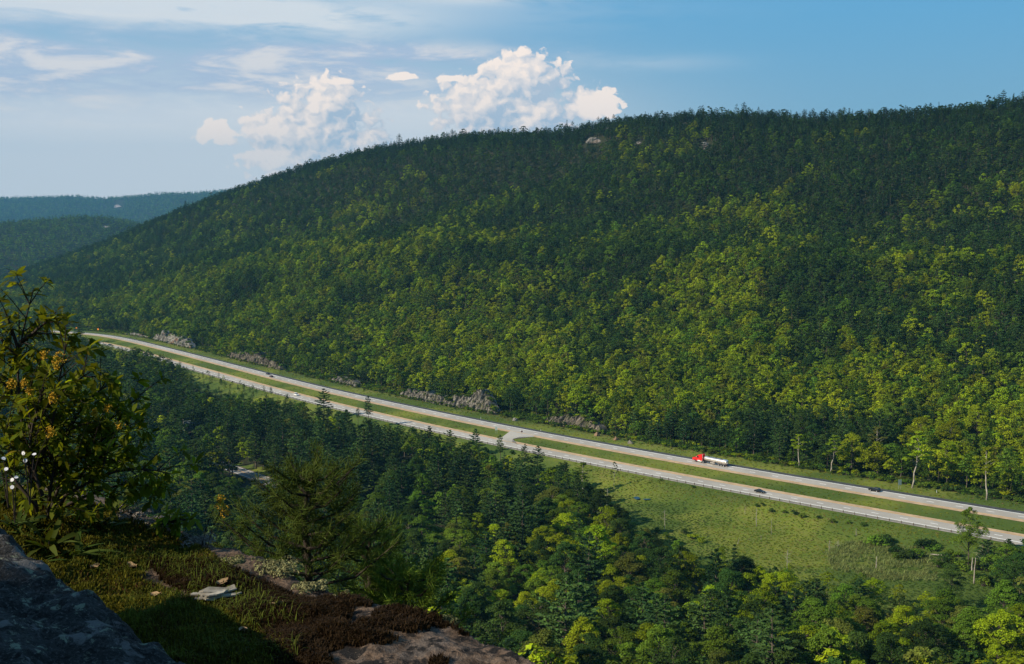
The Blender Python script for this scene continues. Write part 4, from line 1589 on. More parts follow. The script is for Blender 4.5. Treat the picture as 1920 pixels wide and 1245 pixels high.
def wheel(parent, x, y, r, w):
    th = np.linspace(0, 2 * math.pi, 19)[:-1]
    def disc(r_, y_):
        return np.stack([r_ * np.cos(th), np.full(18, y_), r_ * np.sin(th)], 1)
    prof = [(r * .6, -w / 2), (r * .93, -w / 2), (r, -w / 2 * .7), (r, w / 2 * .7), (r * .93, w / 2), (r * .6, w / 2)]
    V = np.concatenate([disc(a, b) for a, b in prof])
    q = [[k * 18 + i, k * 18 + (i + 1) % 18, (k + 1) * 18 + (i + 1) % 18, (k + 1) * 18 + i] for k in range(5) for i in range(18)]
    t = link('wheel', MB().add(V, quads=q).mesh('tyre', [M_TYRE], smooth=True), parent, loc=(x, y, r))
    V = np.concatenate([disc(r * .6, -w / 2 * .8), disc(r * .6, w / 2 * .8), [[0, -w / 2 * .5, 0], [0, w / 2 * .5, 0]]])
    f = [[36, (i + 1) % 18, i] for i in range(18)] + [[37, 18 + i, 18 + (i + 1) % 18] for i in range(18)]
    link('rim', MB().add(V, tris=f).mesh('rim', [M_RIM]), t)
    return t


def car(label, c_, uv, lat, heading_left, col, kind='sedan', loc=None, rz=None):
    if loc is None:
        p, h = pose(c_, nearest_s(c_, on_valley(*uv)), lat)
        p = p + Vector((0, 0, .005))
        h = h + (math.pi if heading_left else 0)
    else:
        p, h = loc, rz
    root = empty('parked_car' if loc is not None else 'car', p, h)
    m_ = paint('car_paint', col)
    if kind == 'suv':
        L, Wd, prof = 4.8, 1.9, [(2.4, .35), (2.42, .75), (2.3, .98), (1.15, 1.08), (-2.3, 1.08), (-2.4, .7), (-2.35, .35)]
        glass = [(1.05, 1.06), (.35, 1.62), (-1.9, 1.66), (-2.28, 1.06)]
        roof = [(.30, 1.60), (.22, 1.70), (-1.85, 1.74), (-1.95, 1.64)]
    else:
        L, Wd, prof = 4.7, 1.8, [(2.35, .30), (2.38, .62), (2.2, .80), (1.0, .93), (-1.6, .95), (-2.3, .92), (-2.35, .6), (-2.3, .30)]
        glass = [(.95, .91), (.15, 1.36), (-1.05, 1.38), (-1.85, .93)]
        roof = [(.10, 1.34), (.02, 1.43), (-.98, 1.45), (-1.10, 1.36)]
    hw = Wd / 2
    v, t, q = prism(prof, -hw, hw, [.06, .02, .06, .03, .03, .05, .03, .06][:len(prof)])
    link('body', MB().add(v, tris=t, quads=q).mesh('body', [m_]), root)
    v, t, q = prism(glass, -hw + .06, hw - .06, [0, .16, .16, 0])
    link('window_band', MB().add(v, tris=t, quads=q).mesh('window_band', [M_GLASS]), root)
    v, t, q = prism(roof, -hw + .2, hw - .2, [0, .05, .05, 0])
    link('roof', MB().add(v, tris=t, quads=q).mesh('roof', [m_]), root)
    for sx in (1.42, -1.42):
        for sy in (-1, 1):
            wheel(root, sx, sy * (hw - .10), .33 if kind == 'sedan' else .37, .24)
    zl = prof[2][1] - .16
    for sy in (-1, 1):
        link('headlight', MB().box((2.30, sy * (hw - .32), zl), (.18, .34, .13)).mesh('headlight', [M_LAMP]), root)
        link('tail_light', MB().box((-2.30, sy * (hw - .26), zl + .05), (.16, .3, .15)).mesh('tail_light', [M_TAIL]), root)
        link('side_mirror', MB().box((.75, sy * (hw + .05), prof[3][1] + .08), (.16, .2, .13)).mesh('side_mirror', [m_]), root)
    return tag(root, label, 'car')


car('black car on the near carriageway between truck and meadow', C_NEAR, (1423, 924.3), -.6, False, (0.006, 0.008, 0.011))
car('black estate car on the far carriageway right of the truck', C_FAR, (1639, 922), 1.8, True, (0.006, 0.007, 0.010), 'suv')
car('dark grey car in the outer lane, left of the maroon car', C_FAR, (499.5, 702.5), 1.8, True, (0.02, 0.024, 0.026))
car('maroon car in the inner lane beside the dark grey car', C_FAR, (510, 706.8), -1.8, True, (0.05, 0.008, 0.016))
car('white car on the near carriageway above the dark pines', C_NEAR, (552, 742), 0.6, False, (0.75, 0.76, 0.76), 'suv')
car('small blue car near the far bend', C_NEAR, (209, 647), 0.0, False, (0.03, 0.07, 0.14))
_p = hit(683, 916)
car('pale grey car half hidden among trees beyond the ledge pine', None, None, 0, False, (0.42, 0.46, 0.45), 'suv', loc=_p + Vector((0, 0, .1)), rz=.3)


def tanker(uv, lat):
    p, h = pose(C_FAR, nearest_s(C_FAR, on_valley(*uv)), lat)
    root = empty('tanker_truck', p + Vector((0, 0, .006)), h + math.pi)
    hw = 1.22
    # tractor
    v, t, q = prism([(10.3, .55), (10.4, 1.45), (10.1, 1.85), (8.4, 2.05), (8.1, 2.1), (7.6, 2.95), (6.6, 3.55), (5.0, 3.95), (4.55, 3.85), (4.5, .75)], -hw, hw, [.12, .15, .25, .12, .05, .1, .16, .2, .2, 0])
    cab = link('cab', MB().add(v, tris=t, quads=q).mesh('cab', [M_RED]), root)
    v, t, q = prism([(8.12, 2.12), (7.68, 2.92), (7.6, 2.9), (8.04, 2.1)], -hw + .16, hw - .16)
    link('windscreen', MB().add(v + np.array([.06, 0, .03]), tris=t, quads=q).mesh('windscreen', [M_GLASS]), cab)
    for sy in (-1, 1):
        link('side_window', MB().box((7.15, sy * (hw - .04), 2.45), (.95, .10, .62)).mesh('side_window', [M_GLASS]), cab)
        link('door_handle', MB().box((6.55, sy * (hw + .01), 1.9), (.2, .06, .06)).mesh('door_handle', [M_CHROME]), cab)
        link('headlight', MB().box((10.28, sy * .86, 1.15), (.18, .34, .26)).mesh('headlight', [M_LAMP]), root)
        link('side_mirror', MB().box((7.75, sy * (hw + .22), 2.45), (.12, .22, .6)).mesh('side_mirror', [M_CHROME]), root)
        link('side_skirt', MB().box((5.9, sy * 1.16, .72), (2.5, .14, .5)).mesh('side_skirt', [M_WHITEP]), root)
        link('front_fender', MB().add(*(lambda a: (a[0], a[1], a[2]))(prism([(9.5, .75), (9.3, 1.2), (8.9, 1.38), (8.4, 1.2), (8.15, .75), (8.4, 1.05), (8.9, 1.22), (9.25, 1.05)], sy * 1.22 - .12, sy * 1.22 + .12))).mesh('front_fender', [M_RED]), root)
        link('exhaust_stack', MB().tube([(4.3, sy * 1.0, 1.0), (4.3, sy * 1.0, 4.0)], .08, 8).mesh('exhaust_stack', [M_CHROME]), root)
    link('bumper', MB().box((10.42, 0, .62), (.22, 2.3, .45)).mesh('bumper', [M_CHROME]), root)
    link('grille', MB().box((10.36, 0, 1.25), (.12, 1.1, .75)).mesh('grille', [M_CHROME]), root)
    link('chassis', MB().box((5.5, 0, .85), (9.2, .9, .26)).box((-3.6, 0, 1.0), (12.0, .9, .2)).mesh('chassis', [M_CHASSIS]), root)
    # tank with dished ends
    prof = [(3.75, .0), (3.72, .45), (3.55, .8), (3.2, .98), (2.7, 1.0), (-8.9, 1.0), (-9.35, .96), (-9.6, .72), (-9.7, .35), (-9.72, 0)]
    th = np.linspace(0, 2 * math.pi, 29)[:-1]
    V = np.concatenate([np.stack([np.full(28, x), 1.20 * r * np.cos(th), 2.28 + 1.06 * r * np.sin(th)], 1) for x, r in prof])
    q = [[k * 28 + i, (k + 1) * 28 + i, (k + 1) * 28 + (i + 1) % 28, k * 28 + (i + 1) % 28] for k in range(len(prof) - 1) for i in range(28)]
    tank = link('tank', MB().add(V, quads=q).mesh('tank', [M_CHROME], smooth=True), root)
    for x in (2.6, -.5, -3.4, -6.3, -8.8):
        ring = np.stack([np.full(29, x), 1.225 * np.cos(np.linspace(0, 6.283, 29)), 2.28 + 1.085 * np.sin(np.linspace(0, 6.283, 29))], 1)
        link('band', MB().tube(ring, .035, 4, cap=False).mesh('band', [M_CHROME]), tank)
    for x in (1.2, -2.9, -6.2):
        link('hatch', MB().tube([(x, 0, 3.28), (x, 0, 3.48)], [.32, .30], 12).mesh('hatch', [M_CHASSIS]), tank)
    link('walkway', MB().box((-2.6, .42, 3.27), (9.0, .35, .06)).mesh('walkway', [M_CHASSIS]), tank)
    for sy in (-1, 1):
        link('landing_leg', MB().box((.9, sy * .7, .62), (.14, .14, 1.0)).mesh('landing_leg', [M_STEEL]), root)
        link('trailer_fender', MB().box((-6.9, sy * 1.08, 1.22), (5.0, .42, .06)).mesh('trailer_fender', [M_CHROME]), root)
        link('tail_light', MB().box((-9.55, sy * .95, .95), (.12, .3, .14)).mesh('tail_light', [M_TAIL]), root)
    link('rear_bumper', MB().box((-9.5, 0, .6), (.16, 2.3, .16)).mesh('rear_bumper', [M_STEEL]), root)
    link('hose_box', MB().box((-1.6, -.9, .95), (2.6, .45, .45)).box((-1.6, .9, .95), (2.6, .45, .45)).mesh('hose_box', [M_CHROME]), root)
    for x in (8.85, 5.15, 3.85, -5.4, -6.75, -8.1):
        for sy in (-1, 1):
            wheel(root, x, sy * (1.02 if x > 8 else .98), .51, .34 if x > 8 else .52)
    return tag(root, 'red tractor truck hauling a long polished steel tank trailer', 'truck')


tanker((1337, 868.5), 1.9)

# ------------------------------------------------------------------ house roof glimpsed in the wood
hp = hit(362, 805)
house = empty('house', hp + Vector((0, 0, -.2)), .5)
M_SIDING = plain('pale_siding', (0.55, 0.56, 0.54), .7, .2, vary=.1)
M_ROOFGREY = plain('pale_metal_roof', (0.22, 0.27, 0.29), .45, .4, vary=.1)
link('wall', MB().box((0, 0, 1.5), (10, 7, 3.2)).mesh('wall', [M_SIDING]), house)
v, t, q = prism([(-4.0, 3.05), (0, 5.2), (4.0, 3.05), (4.0, 3.25), (0, 5.45), (-4.0, 3.25)], -5.5, 5.5)
rf = link('roof', MB().add(v[:, [1, 0, 2]], tris=t, quads=q).mesh('roof', [M_ROOFGREY]), house)
link('chimney', MB().box((2.2, .8, 5.3), (.7, .7, 1.6)).mesh('chimney', [M_CUTDARK]), rf)
for x in (-3, 0, 3):
    wn = link('window', MB().box((x, -3.53, 1.7), (1.1, .08, 1.2)).mesh('window', [M_WHITEP]), house)
    link('pane', MB().box((x, -3.58, 1.7), (.9, .04, 1.0)).mesh('pane', [M_GLASS]), wn)
tag(house, 'house with pale blue-grey roof glimpsed among trees left of the lane', 'house')


# ------------------------------------------------------------------ trees that stand out singly
def lone(kind, u, vb, vt, color, label, variant=0, wide=1.0, bark=None, tilt=(0, 0), base=None, group=None):
    p = base or hit(u, vb)
    d = p.y
    Ht = (vb - vt) * d / F * 1.03
    s_ = {'b': 0, 'p': 1, 's': 2}[kind]
    std = (15.0, 21.0, 16.0)[s_]
    k = Ht / std
    return plant(('broadleaf_tree', 'pine_tree', 'spruce_tree')[s_], TREE_MESH[s_][variant % len(TREE_MESH[s_])], p, (k * wide, k * wide, k), color, label, 'tree', group, rz=variant * 1.3, tilt=tilt, bark=bark)


slim_b = [make_broadleaf(700 + i, H=15, Rr=2.5, base=.42, clumps=22, per=85, leaf=.42, trunk_r=.15, lean=l_) for i, l_ in enumerate((.0, .05, -.06))]
TREE_MESH[0] += [(t_.mesh('trunk', [M_BARK], smooth=True), c_.mesh('crown', [M_LEAF])) for t_, c_ in slim_b]          # variants 5..7
bare_p = [make_pine(720 + i, H=21, Rr=3.4, base=.48, whorls=11, per=30, needle=.7, trunk_r=.22, sharp=.6) for i in range(2)]
TREE_MESH[1] += [(t_.mesh('trunk', [M_BARK], smooth=True), c_.mesh('crown', [M_NEEDLE])) for t_, c_ in bare_p]        # variants 5..6
lone('p', 608, 792, 722, DARKPINE, 'tall lone pine standing in front of the near carriageway, pointed crown', 0, 1.2)
lone('p', 692, 808, 744, DARKPINE, 'slender pine with bare lower trunk in front of the highway', 5, 1.1)
lone('p', 671, 800, 765, DARKPINE, 'short ragged pine left of the slender bare-trunked pine', 6, 1.2)
lone('p', 648, 808, 764, PINE, 'broad low pine right of the tall lone pine', 2, 1.3)
for n_, (u, vt) in enumerate(((748, 788), (775, 794), (804, 793), (843, 800), (892, 798), (939, 817), (983, 833), (1008, 831), (1059, 859))):
    lone('p', u, vt + 62, vt, (DARKPINE, PINE)[n_ % 2], '%s of the nine pine tops rising over the near carriageway' % ('leftmost' if n_ == 0 else ORD[n_] + ' from left'), n_, 1.15, group='pine tops in front of the highway')
lone('b', 1093, 930, 868, MID, 'green broadleaf tree with forked pale trunk at the meadow corner', 6, 1.5, M_PALEBARK)
lone('b', 1151, 919, 866, (0.10, 0.14, .04), 'thin sparse birch before the guardrail at the meadow corner', 5, .7, M_PALEBARK)
lone('p', 432, 908, 808, DARKPINE, 'twin-trunked pine standing across the small lane', 5, 1.1)
lone('b', 1815, 1062, 952, MID, 'tall shaggy green tree at the right end of the meadow', 1, .62)
lone('b', 1870, 1068, 1012, MID, 'leaning pale-barked tree among the snags at the right edge', 5, 1.2, M_PALEBARK, tilt=(0, .35))
lone('p', 1850, 1072, 1005, DARKPINE, 'low dark pine behind the pale snag', 3, 1.5)
lone('p', 1890, 1075, 1003, DARKPINE, 'dark pine at the right edge below the highway', 4, 1.4)
lone('s', 1375, 1150, 1018, DARKPINE, 'dark spire-shaped spruce in front of the marsh meadow', 0, 1.05)
lone('s', 1430, 1165, 1085, DARKPINE, 'small dark spruce right of the spire spruce', 1, 1.2)
lone('p', 1610, 1170, 1075, DARKPINE, 'dark shaggy pine below the reed patch', 1, 1.4)
for n_, (u, vb, vt, wd, tn, lab) in enumerate([(1445, 853, 809, .8, LIME, 'slim lime-green sapling alone before the dark wood right of truck'), (1498, 876, 814, 1.3, LIME, 'lime-green tree with bare stem, left of its twin on the verge'), (1556, 888, 816, 1.4, LIME, 'lime-green tree with bare stem, right of its twin on the verge'), (1600, 880, 822, 1.2, LIME, 'lime-green tree behind the right twin tree'), (1645, 885, 800, 1.1, OLIVE, 'yellowish tree left of the pale birch'), (1709, 916, 808, 1.2, LIME, 'tall pale-trunked birch with lime-green crown behind the verge sign'), (1768, 905, 830, 1.1, LIME, 'lime-green tree right of the pale birch'), (1850, 938, 838, 1.2, LIME, 'tall lime-green tree with long bare stem near the right edge'), (1215, 800, 760, 1.2, LIME, 'bright green tree above the orange boulders')]):
    lone('b', u, vb, vt, tn, lab, 5 + n_ % 3, wd * 1.25, M_PALEBARK if 'pale' in lab or 'bare' in lab else None)
lone('b', 1047, 1190, 1105, RUST, 'small orange-red autumn tree on the slope below the ledge', 6, .5)
lone('b', 1455, 1215, 1148, (0.28, .13, .012), 'small orange-yellow tree at the bottom right', 7, .7)
lone('b', 1105, 1010, 965, GOLD, 'yellow-leaved tree in the wood left of the meadow', 3, .7)
lone('b', 1330, 1150, 1085, (0.22, .22, .012), 'yellow-green tree left of the spire spruce', 2, .9)


# ------------------------------------------------------------------ dead trees of the marsh
def snag(label, u, vb, vt, seed, r=.14, branches=0, lean=0.0, spread=.3):
    p = hit(u, vb)
    Ht = (vb - vt) * p.y / F
    rng = np.random.default_rng(seed)
    root = empty('dead_tree', p)
    z = np.linspace(-.5, Ht, 6)
    path = np.stack([lean * z + rng.normal(0, .05, 6), rng.normal(0, .05, 6), z], 1)
    link('trunk', MB().tube(path, r * np.linspace(1.2, .45, 6), 7).mesh('trunk', [M_DEADWOOD], smooth=True), root)
    for k in range(branches):
        f_ = rng.uniform(.3, .98)
        a = rng.uniform(0, 6.28)
        L = Ht * spread * (1.15 - f_) * rng.uniform(.6, 1.3) + .3
        b0 = np.array([np.interp(f_ * Ht, path[:, 2], path[:, 0]), 0, f_ * Ht])
        b1 = b0 + np.array([math.cos(a) * L * .55, math.sin(a) * L * .55, L * .12])
        b2 = b0 + np.array([math.cos(a) * L, math.sin(a) * L, L * rng.uniform(-.15, .35)])
        link('branch', MB().tube([b0, b1, b2], [r * .32, r * .22, r * .1], 4).mesh('branch', [M_DEADWOOD]), root)
    return tag(root, label, 'dead tree', 'dead trees standing in and around the marsh')


snag('thick pale broken trunk, left of the close pair at the right edge', 1822, 1078, 1044, 1, .30)
snag('tall pale broken trunk, right of the close pair at the right edge', 1826, 1097, 1046, 2, .24, 0, .02)
snag('grey dead tree with bare spreading branches by the right snags', 1841, 1070, 1018, 3, .18, 26, 0, .45)
snag('pale dead trunk with twiggy top in the left part of the marsh', 1246, 998, 955, 4, .12, 12, 0, .35)
snag('pale dead trunk at the wood edge left of the pond', 1138, 955, 915, 5, .15, 10, .02, .3)
snag('dead trunk with small tuft below the black near car', 1418, 989, 953, 6, .14, 6, 0, .3)
snag('thin grey dead stem in the middle of the marsh', 1446, 1004, 972, 7, .08, 3)
snag('thin dead stem just below the guardrail', 1397, 967, 947, 8, .08, 2)
snag('short pale stump in the marsh near the spire spruce', 1383, 1023, 1012, 9, .14, 2, .15)
snag('tiny pale stump right of the spire spruce', 1427, 1013, 1004, 10, .12)
snag('short pale stump before the bank shrubs', 1605, 1006, 992, 11, .14)
snag('grey dead stem with drooping twigs left of the reeds', 1554, 1036, 1013, 12, .12, 16, .05, .5)
snag('twiggy grey dead sapling beside the drooping stem', 1571, 1030, 1013, 13, .08, 18, 0, .6)
snag('skeleton of a dead spruce in front of the marsh', 1476, 1070, 1030, 14, .11, 30, 0, .3)
snag('grey post-like dead trunk among the reeds', 1643, 1066, 1043, 15, .18)
snag('dead pale tree in the wood right of the house roof', 345, 832, 785, 16, .2, 26, 0, .45)
snag('bare pale trunk at the marsh corner', 1172, 1018, 985, 17, .16, 16, .2, .4)
snag('grey dead pole in the dark wood behind the verge sign', 1652, 845, 815, 18, .16)
fl = hit(1762, 1045)
log = empty('fallen_log', fl + Vector((0, 0, .25)), -.5)
link('trunk', MB().tube([(-3, 0, .1), (0, .1, .2), (3, 0, .5)], [.2, .17, .1], 7).mesh('trunk', [M_DEADWOOD]), log)
link('branch', MB().tube([(1, 0, .3), (1.6, .5, .9)], [.06, .02], 4).mesh('branch', [M_DEADWOOD]), log)
tag(log, 'pale fallen log at the foot of the bank shrubs', 'log')


# ------------------------------------------------------------------ pond in the marsh
def water_build(t, out):
    co = t.node('ShaderNodeTexCoord').outputs['Object']
    principled(t, out, rgb(0.01, 0.018, 0.02), 0.06, 0.5, bump=t.noise(co, 1.2, 3), bump_d=.03)


M_WATER = material('pond_water', water_build)
for n_, (u, v, w, dpt, lab) in enumerate(((1194, 937, 1.3, 2.6, 'small blue pond at the left end of the marsh'), (1213, 938.5, 1.6, 1.0, 'dark sliver of water right of the small pond'))):
    p = hit(u, v)
    th = np.linspace(0, 6.283, 25)[:-1]
    rr = 1 + .35 * (fbm(np.cos(th) * 2 + 5, np.sin(th) * 2 + n_, 2, 3) - .5)
    V = np.concatenate([[[0, 0, 0]], np.stack([w * rr * np.cos(th), dpt * rr * np.sin(th), 0 * th], 1)])
    tag(link('water', MB().add(V, tris=[[0, k + 1, (k + 1) % 24 + 1] for k in range(24)]).mesh('water', [M_WATER]), loc=p + Vector((0, 0, .45))), lab, kind='structure')


# ------------------------------------------------------------------ shrubs, scrub, grass and reeds
def make_bush(seed, h=2.2, r=1.6, clumps=12, per=40, leaf=.34):
    rng = np.random.default_rng(seed)
    st, cr = MB(), MB()
    for k in range(clumps):
        a, q = rng.uniform(0, 6.28), math.sqrt(rng.random()) * r * .8
        c_ = np.array([q * math.cos(a), q * math.sin(a), h * rng.uniform(.3, .85) * (1 - .35 * q / r)])
        st.tube([(0, 0, -.2), c_ * np.array([.5, .5, .6]), c_], [.05, .035, .015], 4, cap=False)
        d = rand_dir(rng, per)
        d[:, 2] = np.abs(d[:, 2]) - .25
        pos = c_ + d * rng.uniform(.5, 1, per)[:, None] * r * .42
        sz = leaf * rng.uniform(.7, 1.3, per)
        cr.leaves(pos, d * .6 + np.array([0, 0, .7]) + rng.normal(0, .35, (per, 3)), rand_dir(rng, per), sz, sz * .65, .1, rng.random(per))
    return st, cr


BUSH = [(t_.mesh('stems', [M_BARK]), c_.mesh('leaves', [M_LEAF])) for t_, c_ in [make_bush(800 + i) for i in range(4)]]
rsh = np.random.default_rng(44)


def shrub_row(where, spots, cols):
    for n_, (u, v, h) in enumerate(sorted(spots)):
        p = hit(u, v)
        ms = BUSH[int(rsh.integers(0, 4))]
        root = empty('shrub', p, rsh.uniform(0, 6))
        k = h / 2.2
        root.scale = (k * rsh.uniform(.9, 1.5), k * rsh.uniform(.9, 1.4), k)
        link('stems', ms[0], root)
        lf = link('leaves', ms[1], root)
        lf.color = (*cols[int(rsh.integers(0, len(cols)))], 1)
        tag(root, '%s of the green shrubs %s' % ('leftmost' if n_ == 0 else (ORD[n_] if n_ < 20 else '%dth' % (n_ + 1)) + ' from left', where), 'shrub', 'shrubs ' + where)


shrub_row('at the right end of the marsh', [(u, 1012 + (u - 1640) * .16 + rsh.uniform(0, 34), rsh.uniform(2.2, 4.6)) for u in np.linspace(1640, 1815, 20)], [MID, MID, DEEP])
shrub_row('at the right edge under the dark pines', [(u, 1078 + rsh.uniform(-16, 26), rsh.uniform(2.0, 4.0)) for u in np.linspace(1822, 1912, 14)], [DEEP, MID])
shrub_row('dotted below the guardrail', [(1418, 952, 1.6), (1430, 949, 1.4), (1446, 961, 1.8), (1470, 964, 1.5), (1490, 967, 2.0), (1505, 972, 2.2), (1535, 975, 1.5), (1560, 981, 2.0), (1590, 984, 1.6), (1620, 990, 1.8), (1240, 902, 1.2), (1300, 915, 1.3)], [DEEP, MID])
shrub_row('at the near corner of the marsh', [(1180 + k * 17, 1000 + 9 * k % 26, 2.4) for k in range(9)], [MID, DEEP, LIME])
shrub_row('beside the small lane', [(447, 902, 2.4), (457, 906, 2.0), (463, 903, 1.6), (478, 908, 3.0)], [DEEP])

SCRUB = bpy.data.collections.new('scrub_kinds')
sc_n = 0
for tn, nm in ((MID, 'mid'), (DEEP, 'deep'), (LIME, 'lime'), (OLIVE, 'olive')):
    mt = foliage('scrub_foliage_' + nm, .3, col=tn)
    for i in range(2):
        t_, c_ = make_bush(840 + i, clumps=9, per=26, leaf=.5)
        o = bpy.data.objects.new('roadside_bush_%02d' % sc_n, join(t_, c_, 'roadside_bush', mt))
        SCRUB.objects.link(o)
        sc_n += 1
x, y = jitter_grid(-620, 330, 380, 1500, 2.6)
k = (np.abs(x / y) < .5)
x, y = x[k], y[k]
df = side_distance(x, y, C_FAR_C)
u, v, d = project(x, y, grid_z(x, y))
edge = 25 + np.where((u > 480) & (u < 1150), 6, 0)
dens = sstep(df, 13, edge) * np.where(df < edge + 22, 1, .0)
k = (df > 14.5) & (rngT.random(len(x)) < dens * .85)
x, y, df = x[k], y[k], df[k]
SP = np.array(SCRUB_PTS)
sp_pts = np.concatenate([np.stack([x, y, grid_z(x, y) - .1], 1), SP[:, :3]])
sp_scl = np.concatenate([np.clip((df - 11) / 14, .22, 1.25) * rngT.uniform(.6, 1.4, len(x)), SP[:, 3]])
forest('roadside_scrub', 'rough green scrub along the forest foot beyond the highway', sp_pts, rngT.choice(8, len(sp_pts), p=[.2, .2, .2, .2, .05, .05, .05, .05]), sp_scl, SCRUB, 21)

GRASSES = bpy.data.collections.new('grass_kinds')
gmats = [foliage('grass_' + n, .25, .25, .5, .03, col=c_) for n, c_ in (('fresh', (0.105, .15, .014)), ('yellow', (.17, .18, .022)), ('dark', (.045, .085, .016)), ('reed', (.17, .20, .065)), ('dry', (.20, .165, .07)))]
for i, gmt in enumerate(gmats):
    rng = np.random.default_rng(900 + i)
    mb = MB()
    n = 34
    a = rng.uniform(0, 6.28, n)
    r = rng.uniform(0, 1.2, n)
    hgt_ = rng.uniform(.5, 1.2, n) * (2.0 if i == 3 else 1.0)
    c_ = np.stack([r * np.cos(a), r * np.sin(a), hgt_ * .42], 1)
    mb.leaves(c_, np.stack([np.cos(a * 3), np.sin(a * 3), .5 + 0 * a], 1), np.stack([np.cos(a) * .35, np.sin(a) * .35, 1 + 0 * a], 1), hgt_, .22 if i != 3 else .16, .05, rng.random(n))
    o = bpy.data.objects.new('grass_tuft_%02d' % i, mb.mesh('grass_tuft', [gmt]))
    GRASSES.objects.link(o)
x, y = jitter_grid(30, 260, 300, 560, 1.25)
z = grid_z(x, y)
u, v, d = project(x, y, z)
dn = side_distance(x, y, C_NEAR_C)
k = (dn < -9) & in_poly(u, v, MEADOW_COVER)
x, y, z, u, v, dn = (a[k] for a in (x, y, z, u, v, dn))
reed = in_poly(u, v, [(1545, 1035), (1600, 1015), (1700, 1022), (1760, 1052), (1755, 1090), (1640, 1088), (1560, 1068)])
wet = fbm(x / 34, y / 40, 4, 71)
reed &= fbm(x / 7, y / 7, 3, 73) + .25 * rngT.random(len(x)) > .50
pi_ = np.where(reed, 3, np.where(dn > -24, rngT.choice([1, 4, 0], len(x), p=[.45, .12, .43]), np.where(wet > .53, 2, np.where(wet > .47, 0, rngT.choice([0, 1, 4], len(x), p=[.6, .36, .04])))))
forest('meadow_grass', 'tall wet grass and pale reeds filling the marsh meadow', np.stack([x, y, z - .05], 1), pi_, rngT.uniform(.35, 1.2, len(x)) * np.where(reed, .8, .44), GRASSES, 22)
# median and verge grass
x, y = jitter_grid(-560, 330, 380, 1350, 2.0)
df, dn = side_distance(x, y, C_FAR_C), side_distance(x, y, C_NEAR_C)
u, v, d = project(x, y, plane_z(x, y))
k = (((df < -6.9) & (dn > 6.9)) | ((df > 7.8) & (df < 24))) & (u > 60) & (u < 1990) & ~in_poly(u, v, [(940, 795), (1004, 813), (980, 824), (960, 845), (930, 835), (925, 815)])
k &= rngT.random(len(x)) < np.interp(y, [400, 700, 1300], [.5, .4, .2])
x, y, df = x[k], y[k], df[k]
tl = fbm(x / 14, y / 14, 3, 72)
forest('verge_grass', 'mown yellow-green grass of the median and verges', np.stack([x, y, np.where(df < 0, plane_z(x, y) - .35, grid_z(x, y) - .05)], 1), np.where(tl > .55, 1, np.where(rngT.random(len(x)) < .12, 4, 0)), rngT.uniform(.35, .6, len(x)), GRASSES, 23)


# ------------------------------------------------------------------ the ledge in front
def ledge_build(t, out):
    co = t.node('ShaderNodeTexCoord').outputs['Object']
    cv = t.node('ShaderNodeAttribute', attribute_name='cover')
    s_ = t.node('ShaderNodeSeparateColor')
    t.l.new(cv.outputs['Color'], s_.inputs[0])
    n1, n2 = t.noise(co, 3.5, 7, .65, .4), t.noise(co, 22, 6, .7)
    n3, n4 = t.noise(co, 9, 5, .6, .6), t.noise(co, 60, 4, .7)
    rock = t.mix(t.ramp(n2, .35, .65), rgb(.05, .034, .024), rgb(.17, .115, .08))
    rock = t.mix(t.mul(t.ramp(n1, .5, .62), .6), rock, rgb(.12, .105, .095))
    rock = t.mix(t.ramp(n3, .50, .60), rock, rgb(.018, .016, .015))
    rock = t.mix(t.mul(t.ramp(n4, .58, .68), .7), rock, rgb(.27, .20, .15))
    moss = t.mix(t.ramp(n2, .3, .7), rgb(.018, .022, .005), rgb(.055, .055, .009))
    dry = t.mix(t.ramp(n2, .3, .7), rgb(.010, .007, .005), rgb(.035, .019, .011))
    cc = t.mix(t.ramp(t.add(s_.outputs[0], t.mul(t.sub(n3, .5), .7)), .4, .6), rock, moss)
    cc = t.mix(t.ramp(t.add(s_.outputs[1], t.mul(t.sub(n3, .5), .7)), .4, .6), cc, dry)
    principled(t, out, cc, .92, .12, bump=t.add(t.mul(n2, .6), t.mul(n4, .4)), bump_d=.03, bump_s=.9)


M_LEDGE = material('mossy_ledge_rock', ledge_build)
EDGE = [(-420, 860, 7.0), (-150, 890, 6.7), (60, 908, 6.4), (200, 938, 6.1), (330, 986, 5.8), (450, 1042, 5.5), (560, 1083, 5.2), (640, 1111, 5.0), (760, 1157, 4.7), (900, 1188, 4.45), (1010, 1245, 4.2), (1120, 1330, 3.9), (1260, 1480, 3.3)]
EP = np.array([at(u, v, y) for u, v, y in EDGE])
es = np.concatenate([[0], np.cumsum(np.linalg.norm(np.diff(EP[:, :2], axis=0), axis=1))])
fs = np.linspace(0, es[-1], 120)
EC = np.stack([np.interp(fs, es, EP[:, k]) for k in range(3)], 1)
for _ in range(8):
    EC[1:-1] = .25 * EC[:-2] + .5 * EC[1:-1] + .25 * EC[2:]


def ledge_field(x, y):
    d = side_distance(x, y, EC[:, :2])                        # positive beyond the rim
    # height of the nearest rim point
    xr, yr_ = x.ravel(), y.ravel()
    best, zz_ = np.full(xr.shape, 1e9), np.zeros(xr.shape)
    for k in range(len(EC)):
        q = (xr - EC[k, 0]) ** 2 + (yr_ - EC[k, 1]) ** 2
        m_ = q < best
        best, zz_ = np.where(m_, q, best), np.where(m_, EC[k, 2], zz_)
    return d, zz_.reshape(x.shape)


lx = np.concatenate([np.arange(-6.5, -2.6, .08), np.arange(-2.6, 1.3, .022), np.arange(1.3, 5, .1)])
ly = np.concatenate([np.arange(-3, 3.0, .15), np.arange(3.0, 7.0, .022), np.arange(7.0, 10.0, .1)])
LX, LY = np.meshgrid(lx, ly)
LD, LZ = ledge_field(LX, LY)
inner = np.clip(-LD, 0, None)


